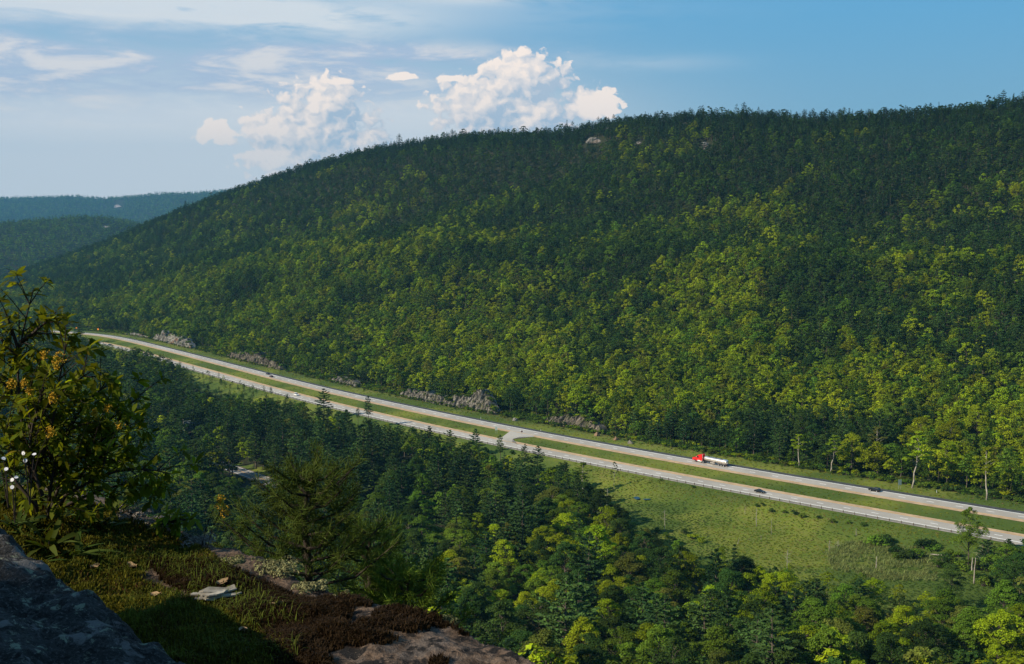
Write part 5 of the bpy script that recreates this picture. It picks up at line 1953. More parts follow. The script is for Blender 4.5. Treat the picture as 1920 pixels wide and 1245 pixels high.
def ledge_height(x, y, d, zr):
    i_ = np.clip(-d, 0, None)
    rough = (fbm(x * 1.7, y * 1.7, 3, 81) - .5) * .16 + (fbm(x * 7, y * 7, 4, 82) - .5) * .07 + (fbm(x * 26, y * 26, 3, 83) - .5) * .022
    z = zr - .02 * np.minimum(i_, 3) + rough * np.where(d > 0, .8, 1) * (1 - .25 * np.exp(-i_ / .2))
    return z - np.where(d > 0, np.clip(d, 0, None) * 1.1 + np.clip(d, 0, 6) ** 2 * 2.2, 0)


LH = ledge_height(LX, LY, LD, LZ)
lu, lvv, _ = project(LX, LY, LH)
MOSS_GREEN = [(-60, 900), (185, 950), (325, 1006), (395, 1042), (410, 1058), (300, 1060), (250, 1085), (330, 1120), (440, 1160), (520, 1200), (540, 1260), (300, 1260), (-60, 1200)]
MOSS_BROWN = [(270, 1056), (400, 1060), (465, 1084), (555, 1126), (635, 1143), (668, 1158), (640, 1165), (650, 1205), (610, 1225), (615, 1260), (520, 1260), (505, 1200), (430, 1150), (340, 1110)]
w_g = in_poly(lu, lvv, MOSS_GREEN).astype(float)
w_b = in_poly(lu, lvv, MOSS_BROWN).astype(float)
patchy = fbm(LX * 4.2, LY * 6.5, 3, 91)
w_b = np.maximum(w_b, (patchy > .60) * (lu > 600) * (lvv > 1125) * .95)
for arr in (w_g, w_b):
    for _ in range(3):
        arr[1:-1, 1:-1] = (arr[:-2, 1:-1] + arr[2:, 1:-1] + arr[1:-1, :-2] + arr[1:-1, 2:]) / 4
LH = LH + w_b * .02 + w_g * .015
n_y, n_x = LX.shape
ii = np.arange(n_x * n_y).reshape(n_y, n_x)
lq = np.stack([ii[:-1, :-1], ii[:-1, 1:], ii[1:, 1:], ii[1:, :-1]], -1).reshape(-1, 4)
keepq = LD.ravel()[lq].max(1) < 2.6
o_ = Vector((-1, 5, HC - 1.6))
ledge = link('rock_ledge', np_mesh('rock_ledge', np.stack([LX, LY, LH], -1).reshape(-1, 3) - np.array(o_), quads=lq[keepq], mats=[M_LEDGE], attrs={'cover': np.stack([w_g, w_b, 0 * w_g], -1).reshape(-1, 3)}, smooth=True), loc=o_)
tag(ledge, 'mossy pinkish-brown rock ledge sloping across the foreground', 'rock')


def ledge_at(u, v):
    """point on the ledge seen at u, v"""
    k = np.argmin((lu - u) ** 2 + (lvv - v) ** 2 + 1e6 * (LD > .02))
    return np.array([LX.ravel()[k], LY.ravel()[k], LH.ravel()[k]])


def boulder_build(t, out):
    co = t.node('ShaderNodeTexCoord').outputs['Object']
    mp = t.node('ShaderNodeMapping')
    mp.inputs['Rotation'].default_value = (.2, .1, .6)
    mp.inputs['Scale'].default_value = (1, 2.2, 1.5)
    t.l.new(co, mp.inputs[0])
    n1, n2 = t.noise(mp.outputs[0], 6, 7, .68, .3), t.noise(co, 34, 6, .72)
    n3, n4 = t.noise(co, 7.5, 6, .6, .5), t.noise(co, 120, 4, .7)
    n5 = t.noise(co, 26, 5, .7, .3)
    cc = t.mix(t.ramp(n1, .36, .64), rgb(.013, .013, .0125), rgb(.058, .056, .055))
    cc = t.mix(t.mul(t.ramp(n2, .5, .66), .6), cc, rgb(.12, .118, .122))
    cc = t.mix(t.mul(t.ramp(n4, .55, .66), .75), cc, rgb(.17, .165, .16))
    cc = t.mix(t.mul(t.ramp(n4, .45, .34), .8), cc, rgb(.008, .008, .008))
    cc = t.mix(t.mul(t.ramp(n3, .57, .62), .9), cc, rgb(.21, .20, .195))
    cc = t.mix(t.mul(t.mul(t.ramp(n5, .55, .60), t.ramp(n1, .46, .56)), .9), cc, rgb(.30, .34, .25))
    principled(t, out, cc, .85, .2, bump=t.add(t.mul(n2, .7), t.mul(n4, .3)), bump_d=.06, bump_s=1.0)


M_BOULDER = material('grey_lichened_granite', boulder_build)
BE = [(-300, 800, 4.4), (-120, 905, 3.8), (0, 975, 3.45), (53, 1013, 3.3), (143, 1077, 3.05), (247, 1153, 2.85), (320, 1200, 2.72), (410, 1243, 2.6), (520, 1310, 2.4), (700, 1450, 2.1)]
BP = np.array([at(u, v, y) for u, v, y in BE])
bs = np.concatenate([[0], np.cumsum(np.linalg.norm(np.diff(BP[:, :2], axis=0), axis=1))])
fb = np.linspace(0, bs[-1], 80)
EC_KEEP = EC
BC = np.stack([np.interp(fb, bs, BP[:, k]) for k in range(3)], 1)
for _ in range(6):
    BC[1:-1] = .25 * BC[:-2] + .5 * BC[1:-1] + .25 * BC[2:]
EC = BC
bx, by = np.meshgrid(np.arange(-2.6, .2, .013), np.arange(1.2, 4.4, .013))
bd, bz = ledge_field(bx, by)
EC = EC_KEEP
bi = np.clip(-bd, 0, None)
bh = bz + .10 * np.minimum(bi, 1.2) - .05 * np.exp(-bi / .05) + (fbm(bx * 2.2, by * 2.2, 3, 85) - .5) * .14 * np.minimum(bi * 4, 1) + (fbm(bx * 9 + by * 4, by * 9 - bx * 3, 4, 86) - .5) * .085 + (np.abs(fbm(bx * 2.4 + by, by * 4.2 - bx, 4, 88) - .5) - .12) * .10 + (fbm(bx * 34, by * 34, 3, 87, .65) - .5) * .030
bh = bh - np.where(bd > 0, bd * 1.6 + bd ** 2 * 14, 0)
nb_y, nb_x = bx.shape
ib = np.arange(nb_x * nb_y).reshape(nb_y, nb_x)
bq = np.stack([ib[:-1, :-1], ib[:-1, 1:], ib[1:, 1:], ib[1:, :-1]], -1).reshape(-1, 4)
bq = bq[bd.ravel()[bq].max(1) < .35]
ob_ = Vector((-1.2, 2.8, HC - 1.0))
tag(link('boulder', np_mesh('boulder', np.stack([bx, by, bh], -1).reshape(-1, 3) - np.array(ob_), quads=bq, mats=[M_BOULDER], smooth=True), loc=ob_), 'dark grey lichen-flecked boulder filling the bottom left corner', 'boulder')

# moss, dry moss and grass on the ledge
rgf = np.random.default_rng(31)


def sprout(name, label, wmap, n, hmin, hmax, width, color, bend=.5, mat_=None, poly=None, clumpy=None, up=1.0):
    w = wmap.copy() * (LD < -.01) * (LY > 3.2)
    if poly is not None:
        w *= in_poly(lu, lvv, poly)
    if clumpy is not None:
        w *= fbm(LX * clumpy, LY * clumpy, 2, 95) > .48
    cand = np.where(w.ravel() > .35)[0]
    if len(cand) == 0:
        print('NO GROUND FOR', name)
        return None
    k = rgf.choice(cand, n)
    p = np.stack([LX.ravel()[k], LY.ravel()[k], LH.ravel()[k]], 1) + np.column_stack([rgf.uniform(-.012, .012, (n, 2)), np.zeros(n)])
    h = rgf.uniform(hmin, hmax, n)
    a = rgf.uniform(0, 6.283, n)
    lean = np.stack([np.cos(a), np.sin(a), np.zeros(n)], 1) * (rgf.uniform(.15, 1, n) * bend)[:, None]
    sd = np.stack([-np.sin(a), np.cos(a), np.zeros(n)], 1) * (width * .5)
    upv = np.array([0, 0, up])
    m1 = p + (lean * .35 + upv * .6) * h[:, None]
    tip = p + (lean + upv * (1 - .3 * bend)) * h[:, None]
    base_ = p - np.array([0, 0, .01])
    V = np.stack([base_ - sd, base_ + sd, m1 + sd * .7, m1 - sd * .7, tip], 1).reshape(-1, 3)
    kk = np.arange(n)[:, None] * 5
    mb = MB().add(V - np.array(o_), tris=np.concatenate([kk + np.array([[0, 1, 2]]), kk + np.array([[0, 2, 3]]), kk + np.array([[3, 2, 4]])], 1).reshape(-1, 3), lv=np.repeat(rgf.random(n), 5))
    ob = link(name, mb.mesh(name, [mat_ or M_GRASS]), loc=o_)
    ob.color = (*color, 1)
    return tag(ob, label, kind='stuff')


sprout('moss', 'low olive-green moss carpet on the ledge', w_g, 42000, .008, .024, .006, (.062, .060, .008), .8)
sprout('moss', 'dark brown dried moss mats on the ledge', w_b, 46000, .010, .030, .005, (.032, .018, .010), .9)
sprout('grass', 'thin bright grass blades growing through the moss', w_g + w_b, 1700, .02, .085, .0026, (.085, .10, .015), 1.8, poly=[(180, 1040), (420, 1060), (500, 1130), (570, 1180), (560, 1250), (300, 1250), (180, 1120)], clumpy=3.0)
sprout('grass', 'darker grass tufts along the boulder edge', w_g, 900, .02, .07, .003, (.06, .075, .013), 1.5, poly=[(40, 960), (200, 1000), (330, 1130), (520, 1235), (400, 1250), (40, 1010)])
sprout('moss', 'yellowish moss cushions scattered over the ledge', w_g, 12000, .008, .028, .006, (.10, .085, .010), .9, clumpy=5.0)
sprout('moss', 'rusty dry moss spots within the green moss', w_g, 9000, .006, .022, .006, (.06, .034, .014), .9, clumpy=7.0)
M_DEADLEAF = plain('dry_leaf', (.30, .20, .11), .8, .15, vary=.3, scale=30)
LITTER = [(232, 972, 'pale curled dry leaf on the rim below the shrub'), (34, 976, 'tan dry leaf at the left edge above the boulder'), (163, 992, 'small upright dry leaf on the moss'), (297, 1128, 'brown dry leaf in the grass left of the bark'), (363, 1127, 'reddish dry leaf close left of the bark'), (418, 1108, 'grey-brown dry leaf above the bark'), (250, 1075, 'dry leaf at the edge of the brown moss'), (520, 1150, 'dry leaf on the brown moss'), (175, 1072, 'pale leaf by the boulder edge'), (455, 1195, 'dry leaf low in the grass')]
for n_, (u_, v_, lab_) in enumerate(LITTER):
    q_ = ledge_at(u_, v_)
    rl = np.random.default_rng(600 + n_)
    xs_l = np.linspace(-1, 1, 6)
    V_ = []
    for x_l in xs_l:
        w_l = .55 * math.sqrt(max(0, 1 - x_l ** 2)) + .02
        V_ += [(x_l * .03, -w_l * .03, .012 + .008 * x_l ** 2 + rl.normal(0, .002)), (x_l * .03, 0, .006 + rl.normal(0, .001)), (x_l * .03, w_l * .03, .014 + .006 * x_l ** 2 + rl.normal(0, .002))]
    Q_ = []
    for k_l in range(5):
        b_l = k_l * 3
        Q_ += [[b_l, b_l + 3, b_l + 4, b_l + 1], [b_l + 1, b_l + 4, b_l + 5, b_l + 2]]
    ol = link('dead_leaf', MB().add(V_, quads=Q_).mesh('dead_leaf', [M_DEADLEAF], smooth=True), loc=Vector(q_) + Vector((0, 0, .008)))
    ol.rotation_euler = (rl.normal(0, .3), rl.normal(0, .3), rl.uniform(0, 6))
    tag(ol, lab_, 'leaf', 'dry leaves lying on the ledge')
M_LICHEN = foliage('lichen', .05, .2, .5, .02)


def lichen(label, u, v, r, color, seed, n=900):
    p = ledge_at(u, v)
    rng = np.random.default_rng(seed)
    mb = MB()
    for _ in range(max(5, int(n / 90))):
        q = rng.normal(0, .42, 2) * r
        hgt_ = r * rng.uniform(.18, .34)
        m_ = 90
        d = rand_dir(rng, m_)
        d[:, 2] = np.abs(d[:, 2])
        pos = np.array([q[0], q[1], 0]) + d * np.array([hgt_ * 1.2, hgt_ * 1.2, hgt_])
        mb.leaves(pos, d + rng.normal(0, .4, (m_, 3)), rand_dir(rng, m_), rng.uniform(.006, .014, m_), rng.uniform(.004, .009, m_), .2, rng.random(m_))
    o = link('lichen_cushion', mb.mesh('lichen_cushion', [M_LICHEN]), loc=p)
    o.color = (*color, 1)
    return tag(o, label, 'lichen', 'lichen cushions along the ledge rim')


PALE_L, GREY_L = (.19, .18, .085), (.17, .15, .135)
lichen('pale yellow-green lichen cushion on the rim before the small pine', 520, 1068, .13, PALE_L, 1, 2400)
lichen('yellowish lichen patch on the rim left of the largest cushion', 440, 1055, .07, PALE_L, 2, 1200)
lichen('greyish lichen patch high on the rim below the shrub', 245, 965, .12, GREY_L, 3, 1800)
lichen('grey lichen tufts mid-way along the rim', 300, 985, .11, GREY_L, 4, 1800)
lichen('grey lichen strip over the brown moss', 370, 1020, .11, GREY_L, 5, 1600)
lichen('yellowish lichen tuft on bare rock under the small pine', 585, 1105, .08, PALE_L, 6, 1300)
lichen('small dark green cushion on the rim at right', 838, 1174, .06, (.10, .11, .05), 7, 900)
lichen('tiny lichen tuft on the rim under the pine trunk', 642, 1098, .03, PALE_L, 8, 500)

# flake of weathered bark lying in the grass
fp = ledge_at(405, 1138)
bark = empty('bark_flake', Vector(fp) + Vector((0, 0, .03)), .4)
rb = np.random.default_rng(6)
for k in range(6):
    n = 12
    th = np.linspace(0, 6.283, n + 1)[:-1]
    L, Wd = rb.uniform(.05, .085), rb.uniform(.018, .03)
    r = rb.uniform(.7, 1.2, n)
    top = np.stack([L * r * np.cos(th), Wd * r * np.sin(th), .004 * rb.normal(size=n)], 1)
    bot = top - np.array([0, 0, .006])
    V = np.concatenate([top, bot]) + np.array([rb.uniform(-.03, .03), rb.uniform(-.02, .02), k * .006])
    t = [[0, i, i + 1] for i in range(1, n - 1)]
    link('layer', MB().add(V, tris=t, quads=[[i, n + i, n + (i + 1) % n, (i + 1) % n] for i in range(n)]).mesh('layer', [M_DEADWOOD]), bark)
tag(bark, 'pale grey flake of weathered bark lying in the ledge grass', 'bark')

# ------------------------------------------------------------------ leaf shapes for the shrub
def leaf_mesh(name, L, Wd, mat_, droop=.25, cup=.12, n=5):
    xs = np.linspace(0, 1, n)
    wprof = np.sin(np.pi * np.clip(xs * .92 + .06, 0, 1) ** 1.35) * Wd * .5
    V, T = [], []
    for x_, w_ in zip(xs, wprof):
        zc = -droop * L * x_ ** 2
        V += [(x_ * L, -w_, zc + cup * w_), (x_ * L, 0, zc), (x_ * L, w_, zc + cup * w_)]
    q = []
    for k in range(n - 1):
        a = k * 3
        q += [[a, a + 3, a + 4, a + 1], [a + 1, a + 4, a + 5, a + 2]]
    return MB().add(V, quads=q).mesh(name, [mat_], smooth=True)


M_BUSHLEAF = foliage('shrub_leaf', .55, .4, .35, .05, rough=.6)
M_TWIG = plain('dark_twig', (0.03, 0.022, 0.016), .8, .2, vary=.2, scale=20)
LEAFM = [leaf_mesh('leaf', .062 * k, .024 * k, M_BUSHLEAF, dr) for k, dr in ((1, .25), (.85, .4), (1.1, .1), (.7, .3))]
from mathutils import Quaternion


def leaf_matrix(pos, direction, roll, s=1.0):
    d = Vector(direction).normalized()
    up = Vector((0, 0, 1))
    if abs(d.dot(up)) > .96:
        up = Vector((1, 0, 0))
    y_ = up.cross(d).normalized()
    z_ = d.cross(y_)
    m_ = Matrix((d, y_, z_)).transposed().to_4x4()
    return Matrix.Translation(Vector(pos)) @ m_ @ Matrix.Rotation(roll, 4, 'X') @ Matrix.Scale(s, 4)


def leafy_shrub(label, stems, seed, colors, whorl=7, twig_gap=.09, twig_len=.16, singles=300, name='leafy_shrub', fill=None):
    """woody shrub: stems given as photo polylines with distance; leaves in whorls at the twig tips"""
    rng = np.random.default_rng(seed)
    base = np.array(at(*stems[0][0]))
    root = empty(name, Vector(base))
    spots = []
    for pl in stems:
        P_ = np.array([at(*q) for q in pl]) - base
        d = np.concatenate([[0], np.cumsum(np.linalg.norm(np.diff(P_, axis=0), axis=1))])
        ss = np.linspace(0, d[-1], max(4, int(d[-1] / .06)))
        C_ = np.stack([np.interp(ss, d, P_[:, k]) for k in range(3)], 1)
        for _ in range(4):
            C_[1:-1] = .25 * C_[:-2] + .5 * C_[1:-1] + .25 * C_[2:]
        link('stem', MB().tube(C_, np.linspace(.009, .0025, len(C_)), 6).mesh('stem', [M_TWIG], smooth=True), root)
        tdir = np.gradient(C_, axis=0)
        twb = MB()
        any_ = False
        for s_ in np.arange(d[-1] * .12, d[-1], twig_gap):
            k = min(int(s_ / d[-1] * (len(C_) - 1)), len(C_) - 1)
            for side in (0, 1):
                if rng.random() < .2:
                    continue
                dr = rand_dir(rng, 1)[0]
                t_ = tdir[k] / np.linalg.norm(tdir[k])
                dr = dr - t_ * dr.dot(t_) + t_ * .7 + np.array([0, 0, .15])
                dr /= np.linalg.norm(dr)
                L = twig_len * rng.uniform(.35, 1.2)
                tip = C_[k] + dr * L
                twb.tube([C_[k], C_[k] + dr * L * .6 + np.array([0, 0, .006]), tip], [.003, .002, .0015], 4, cap=False)
                any_ = True
                spots.append((tip, dr))
        if any_:
            link('twigs', twb.mesh('twigs', [M_TWIG]), root)
        spots.append((C_[-1], tdir[-1]))
    for (poly_, cnt, ya, yb) in (fill or []):
        us, vs = [q[0] for q in poly_], [q[1] for q in poly_]
        while cnt > 0:
            fu, fv = rng.uniform(min(us), max(us)), rng.uniform(min(vs), max(vs))
            if in_poly(np.array([fu]), np.array([fv]), poly_)[0]:
                spots.append((np.array(at(fu, fv, rng.uniform(ya, yb))) - base, rand_dir(rng, 1)[0] * .8 + np.array([.35, -.1, .35])))
                cnt -= 1
    mats_ = []
    for tip, dr in spots:
        a0 = rng.uniform(0, 6.28)
        d = np.array(dr) / np.linalg.norm(dr)
        ref = np.array([0, 0, 1.0]) if abs(d[2]) < .9 else np.array([1.0, 0, 0])
        e1 = np.cross(d, ref)
        e1 /= np.linalg.norm(e1)
        e2 = np.cross(d, e1)
        nl = max(3, int(whorl * rng.uniform(.6, 1.3)))
        for k in range(nl):
            a = a0 + k * 6.283 / nl + rng.normal(0, .2)
            ld = d * rng.uniform(.2, .8) + (e1 * math.cos(a) + e2 * math.sin(a)) + np.array([0, 0, -.12])
            mats_.append((leaf_matrix(np.array(tip) + d * rng.uniform(-.03, .01), ld, rng.normal(0, .5), rng.uniform(.7, 1.2)), int(rng.integers(0, len(LEAFM))), colors[int(rng.integers(0, len(colors)))]))
    order = rng.permutation(len(mats_))
    for n_ in order[:singles]:
        m_, li, col = mats_[n_]
        lf = link('leaf', LEAFM[li], root)
        lf.matrix_local = m_
        lf.color = (*col, 1)
    if len(order) > singles:
        mb = MB()
        co = [np.array([v.co[:] for v in me.vertices]) for me in LEAFM]
        fq = [np.array([p_.vertices[:] for p_ in me.polygons]) for me in LEAFM]
        for n_ in order[singles:]:
            m_, li, col = mats_[n_]
            M_ = np.array(m_)
            mb.add(co[li] @ M_[:3, :3].T + M_[:3, 3], quads=fq[li], lv=rng.random())
        fo = link('foliage', mb.mesh('foliage', [M_BUSHLEAF], smooth=True), root)
        fo.color = (*colors[0], 1)
        fo['kind'] = 'stuff'
    tag(root, label, 'shrub')
    return root, len(mats_)


DK, LT, WARM = (.13, .165, .014), (.20, .245, .016), (.20, .19, .016)
b1 = leafy_shrub('tall leafy shrub with whorled leaves rising at the left edge', [
    [(70, 960, 5.3), (50, 860, 5.3), (30, 700, 5.3), (38, 640, 5.3), (50, 590, 5.3), (62, 545, 5.3)],
    [(60, 900, 5.3), (100, 800, 5.2), (110, 720, 5.2), (118, 660, 5.2), (128, 632, 5.2)],
    [(45, 760, 5.3), (-20, 690, 5.4), (-60, 640, 5.4)],
    [(36, 660, 5.3), (22, 610, 5.3), (8, 578, 5.3)],
    [(40, 640, 5.3), (80, 620, 5.2), (105, 585, 5.2)],
    [(45, 680, 5.3), (10, 655, 5.3), (-20, 610, 5.4)],
    [(60, 880, 5.3), (10, 800, 5.4), (-40, 740, 5.4)],
    [(55, 800, 5.3), (90, 760, 5.2), (150, 705, 5.1), (180, 690, 5.1)]], 3, [DK, DK, LT, WARM], whorl=9, twig_gap=.05, fill=[([(-40, 660), (60, 640), (130, 660), (150, 720), (170, 800), (140, 960), (-40, 960)], 80, 5.2, 5.8)])
b2 = leafy_shrub('spreading leafy shrub reaching right over the ledge rim', [
    [(90, 970, 5.5), (120, 880, 5.5), (180, 810, 5.5), (235, 760, 5.5), (262, 745, 5.5)],
    [(110, 900, 5.5), (170, 840, 5.4), (220, 800, 5.4), (262, 790, 5.4)],
    [(120, 930, 5.4), (190, 890, 5.4), (250, 870, 5.4), (320, 888, 5.4)],
    [(120, 950, 5.5), (200, 910, 5.6), (260, 900, 5.6), (300, 915, 5.6)],
    [(100, 900, 5.4), (130, 800, 5.4), (160, 745, 5.4), (210, 715, 5.4)],
    [(80, 930, 5.2), (50, 850, 5.2), (60, 780, 5.2), (90, 720, 5.2)],
    [(70, 950, 5.2), (10, 880, 5.2), (-30, 830, 5.2)],
    [(110, 950, 5.4), (160, 870, 5.4), (200, 840, 5.4), (240, 830, 5.4)],
    [(90, 960, 5.3), (100, 850, 5.3), (140, 780, 5.3)]], 4, [DK, LT, LT, WARM], whorl=9, twig_gap=.045, twig_len=.17, fill=[([(60, 720), (150, 700), (200, 730), (262, 755), (268, 800), (240, 840), (270, 870), (320, 890), (300, 915), (230, 915), (160, 945), (60, 950)], 90, 5.2, 5.9)])
b3 = leafy_shrub('small bright sprig at the rim below the shrub', [[(300, 985, 5.7), (320, 965, 5.6), (338, 955, 5.6), (352, 975, 5.6)], [(300, 985, 5.7), (330, 972, 5.6), (362, 972, 5.6)]], 5, [(.13, .17, .016)], whorl=6, twig_gap=.06, twig_len=.05, singles=120, name='leafy_sprig')
print('LEAVES', b1[1], b2[1], b3[1])

# herb layer at the shrub's foot
M_HERB = foliage('herb_leaf', .3, .3, .3, .04, rough=.5)


def herb(label, u, v, y, n, L, color, seed, spread=.8):
    rng = np.random.default_rng(seed)
    p = Vector(ledge_at(u, v + 22))
    root = empty('leafy_herb', p)
    for k in range(n):
        a = rng.uniform(0, 6.28)
        el = rng.uniform(.35, 1.25)
        me = leaf_mesh('leaf', L * rng.uniform(.6, 1.15), L * .16, M_HERB, rng.uniform(.2, .7), .15, 6)
        lf = link('leaf', me, root)
        lf.matrix_local = leaf_matrix((rng.normal(0, .02), rng.normal(0, .02), 0), (math.cos(a) * math.cos(el), math.sin(a) * math.cos(el), math.sin(el)), rng.normal(0, .3))
        lf.color = (*color, 1)
    link('stem', MB().tube([(0, 0, -.02), (0, 0, .03)], .004, 5).mesh('stem', [M_TWIG]), root)
    return tag(root, label, 'plant', 'herbs at the foot of the shrubs')


for n_, (u, v, y, k, L, lab) in enumerate([(115, 960, 5.0, 14, .17, 'long-leaved herb at the foot of the tall shrub'), (160, 968, 5.1, 12, .13, 'narrow-leaved herb right of the long-leaved herb'), (60, 985, 4.6, 14, .13, 'broad herb in front of the shrub foot at left'), (20, 975, 4.6, 12, .13, 'herb at the left frame edge above the boulder'), (195, 975, 5.2, 12, .14, 'low herb at the start of the moss'), (95, 1010, 4.5, 18, .18, 'grassy herb on the moss beside the boulder'), (140, 1030, 4.5, 16, .15, 'spiky herb between boulder and green moss'), (220, 945, 5.8, 12, .16, 'herb on the rim behind the lichen'), (70, 930, 5.5, 16, .16, 'tall herb inside the shrub base'), (10, 920, 5.2, 16, .16, 'dark herb in the shrub base at the frame edge'), (130, 925, 5.6, 14, .15, 'arching herb inside the spreading shrub')]):
    herb(lab, u, v, y, k, L, [(.045, .07, .014), (.065, .09, .016), (.055, .075, .014)][n_ % 3], 200 + n_)

# goldenrod and white asters among the leaves
M_GOLDROD = plain('goldenrod_flower', (0.42, 0.24, 0.012), .7, .2)
M_ASTER = plain('white_petal', (0.75, 0.74, 0.76), .6, .2)


def goldenrod(label, u, v, y, base_v, L, seed, bend=1):
    rng = np.random.default_rng(seed)
    p, b = np.array(at(u, v, y)), np.array(at(u - 30 * bend, min(base_v, v + 85), y + .12))
    root = empty('goldenrod', Vector(b))
    link('stem', MB().tube(np.array([b * 0, (p - b) * .55 + np.array([-.01, 0, 0]), p - b]), [.002, .0016, .0012], 5).mesh('stem', [M_TWIG]), root)
    mb = MB()
    for k in range(6):
        f_ = k / 5
        o0 = (p - b) + np.array([0, 0, -L * .5 * f_])
        dr = np.array([bend * rng.uniform(.4, 1), rng.uniform(-.6, .6), rng.uniform(0, .5)])
        m_ = 26
        t_ = rng.uniform(0, 1, m_)
        pos = o0 + dr * (t_ * L * (.35 + .4 * f_))[:, None] + np.stack([0 * t_, 0 * t_, L * .22 * np.sin(t_ * 2.4)], 1) + rng.normal(0, .006, (m_, 3))
        mb.leaves(pos, rand_dir(rng, m_), rand_dir(rng, m_), .008, .007, .3, rng.random(m_))
    link('flower_plume', mb.mesh('flower_plume', [M_GOLDROD]), root)
    return tag(root, label, 'flower', 'goldenrod flowers among the shrub leaves')


for n_, (u, v, y, bv, L, lab) in enumerate([(100, 675, 5.0, 900, .11, 'largest golden plume, under the top of the tall shrub'), (80, 665, 5.05, 900, .05, 'small golden plume left of the largest'), (16, 720, 5.0, 930, .055, 'golden plume at the left edge'), (42, 718, 5.0, 930, .04, 'golden plume right of the left-edge one'), (58, 732, 5.0, 930, .03, 'golden tuft below the left-edge plumes'), (175, 773, 5.1, 930, .03, 'small golden tuft left of the rightmost pair'), (200, 765, 5.1, 930, .03, 'small golden tuft among the right leaves'), (222, 798, 5.1, 930, .03, 'rightmost small golden tuft on the spreading shrub'), (95, 745, 5.0, 930, .05, 'drooping golden plume in the shrub middle'), (92, 810, 5.0, 930, .05, 'faded golden plume deep in the shrub'), (408, 938, 5.4, 1045, .07, 'upper golden spray standing beyond the rim'), (415, 955, 5.4, 1045, .09, 'lower golden spray standing beyond the rim')]):
    goldenrod(lab, u, v, y, bv, L, 300 + n_, 1 if n_ != 4 else -1)
for n_, (u, v, y, lab) in enumerate([(12, 864, 4.8, 'cluster of white asters at the left edge'), (52, 858, 4.8, 'few white asters right of the left cluster'), (24, 892, 4.8, 'white asters below the left cluster')]):
    p = at(u, v, y)
    rng = np.random.default_rng(400 + n_)
    root = empty('white_aster', p + Vector((0, 0, -.2)))
    for k in range(3):
        q = np.array([rng.normal(0, .022), rng.normal(0, .02), .2 + rng.normal(0, .02)])
        link('stem', MB().tube([(0, 0, 0), q * np.array([.5, .5, .6]), q], [.003, .002, .0015], 4).mesh('stem', [M_TWIG]), root)
        m_ = 12
        a = np.linspace(0, 6.283, m_ + 1)[:-1]
        nr = np.array([0, -.8, .6]) + rng.normal(0, .3, 3)
        nr /= np.linalg.norm(nr)
        e1 = np.cross(nr, [1, 0, 0])
        e1 /= np.linalg.norm(e1)
        e2 = np.cross(nr, e1)
        dd = np.outer(np.cos(a), e1) + np.outer(np.sin(a), e2)
        link('flower', MB().leaves(q + dd * .005, np.repeat(nr[None], m_, 0), dd, .010, .004, .1).mesh('flower', [M_ASTER]), root)
    tag(root, lab, 'flower', 'white asters in the shrub foot')

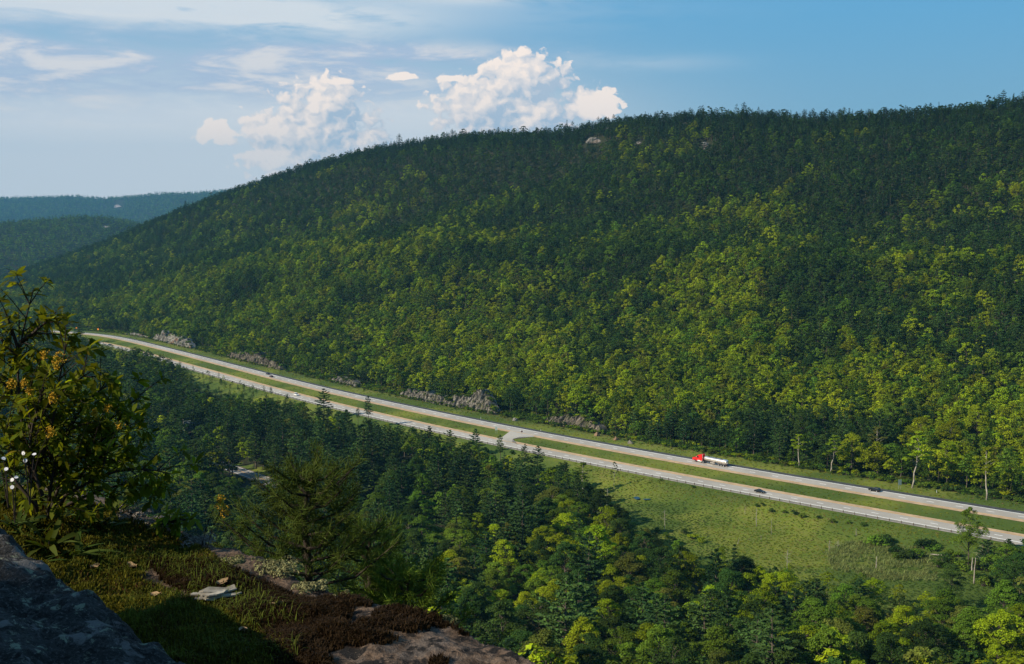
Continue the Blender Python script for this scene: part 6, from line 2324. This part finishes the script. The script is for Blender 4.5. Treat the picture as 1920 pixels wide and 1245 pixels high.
# ------------------------------------------------------------------ small pitch pine just past the rim
def sapling_pine(label, u, vb, vt, y, seed, half_w, whorls=8, tufts=6, per=46, needle=.10, color=PINE):
    rng = np.random.default_rng(seed)
    b, tpt = np.array(at(u, vb, y)), np.array(at(u + 6, vt, y))
    root = empty('pine_sapling', Vector(b))
    ax = tpt - b
    path = np.array([b * 0 + np.array([0, 0, -1.2]), ax * .33 + np.array([.02, 0, 0]), ax * .66 + np.array([-.02, 0, 0]), ax])
    link('trunk', MB().tube(path, [.035, .028, .018, .006], 7).mesh('trunk', [M_TWIG], smooth=True), root)
    nd = MB()
    def tuft(c_, d):
        d = d / np.linalg.norm(d)
        dd = d * 1.0 + rand_dir(rng, per) * .85
        dd /= np.linalg.norm(dd, axis=1)[:, None]
        L = needle * rng.uniform(.7, 1.15, per)
        c0 = c_ + d * rng.uniform(-.08, .02, per)[:, None]
        nd.leaves(c0 + dd * (L * .5)[:, None], rand_dir(rng, per), dd, L, .0042, .1, rng.random(per))
    for w in range(whorls):
        f_ = .12 + .86 * w / (whorls - 1)
        nb = int(rng.integers(4, 6))
        a0 = rng.uniform(0, 6.28)
        for k in range(nb):
            a = a0 + k * 6.283 / nb + rng.normal(0, .2)
            L = half_w * (1.1 - .62 * f_) * rng.uniform(.6, 1.15)
            p0 = ax * f_
            dr = np.array([math.cos(a), math.sin(a), 0])
            p1 = p0 + dr * L * .55 + np.array([0, 0, L * .16])
            p2 = p0 + dr * L + np.array([0, 0, L * .55])
            link('branch', MB().tube([p0, p1, p2], [.012, .009, .004], 5).mesh('branch', [M_TWIG]), root)
            for t_ in np.linspace(.35, 1, tufts):
                q = (p0 * (1 - t_) ** 2 + 2 * p1 * t_ * (1 - t_) + p2 * t_ ** 2)
                off = rand_dir(rng, 1)[0] * np.array([1, 1, .6]) * .10 * (1.2 - t_)
                tuft(q + off, dr * .6 + off * 4 + np.array([0, 0, .6]))
    tuft(ax, np.array([0, 0, 1.0]))
    o = link('needles', nd.mesh('needles', [M_NEEDLE]), root)
    o.color = (*color, 1)
    o['kind'] = 'stuff'
    return tag(root, label, 'tree')


sapling_pine('small dark bushy pine growing just beyond the ledge rim', 572, 1130, 900, 8.0, 1, .60, 9, 6, 44, color=(.075, .105, .018))
sapling_pine('low spreading pine right of the bushy pine behind the rim', 690, 1150, 1000, 8.6, 2, .36, 6, 4, 40, color=(.085, .12, .018))
sapling_pine('lowest bright pine tips peeping over the rim at right', 760, 1230, 1090, 8.2, 3, .55, 6, 6, 50, color=(.09, .14, .016))

# ------------------------------------------------------------------ unseen tree added left of the viewpoint to shade the ledge
for n_, (x_, y_, h_, lab) in enumerate([(-8.5, -1.7, 11.5, 'broadleaf tree added out of view on the left to shade the ledge')]):
    k = h_ / 15.0
    plant('broadleaf_tree', TREE_MESH[0][n_], (x_, y_, 121.0), (k * .8, k * .8, k), MID, lab, 'tree', None, rz=n_)
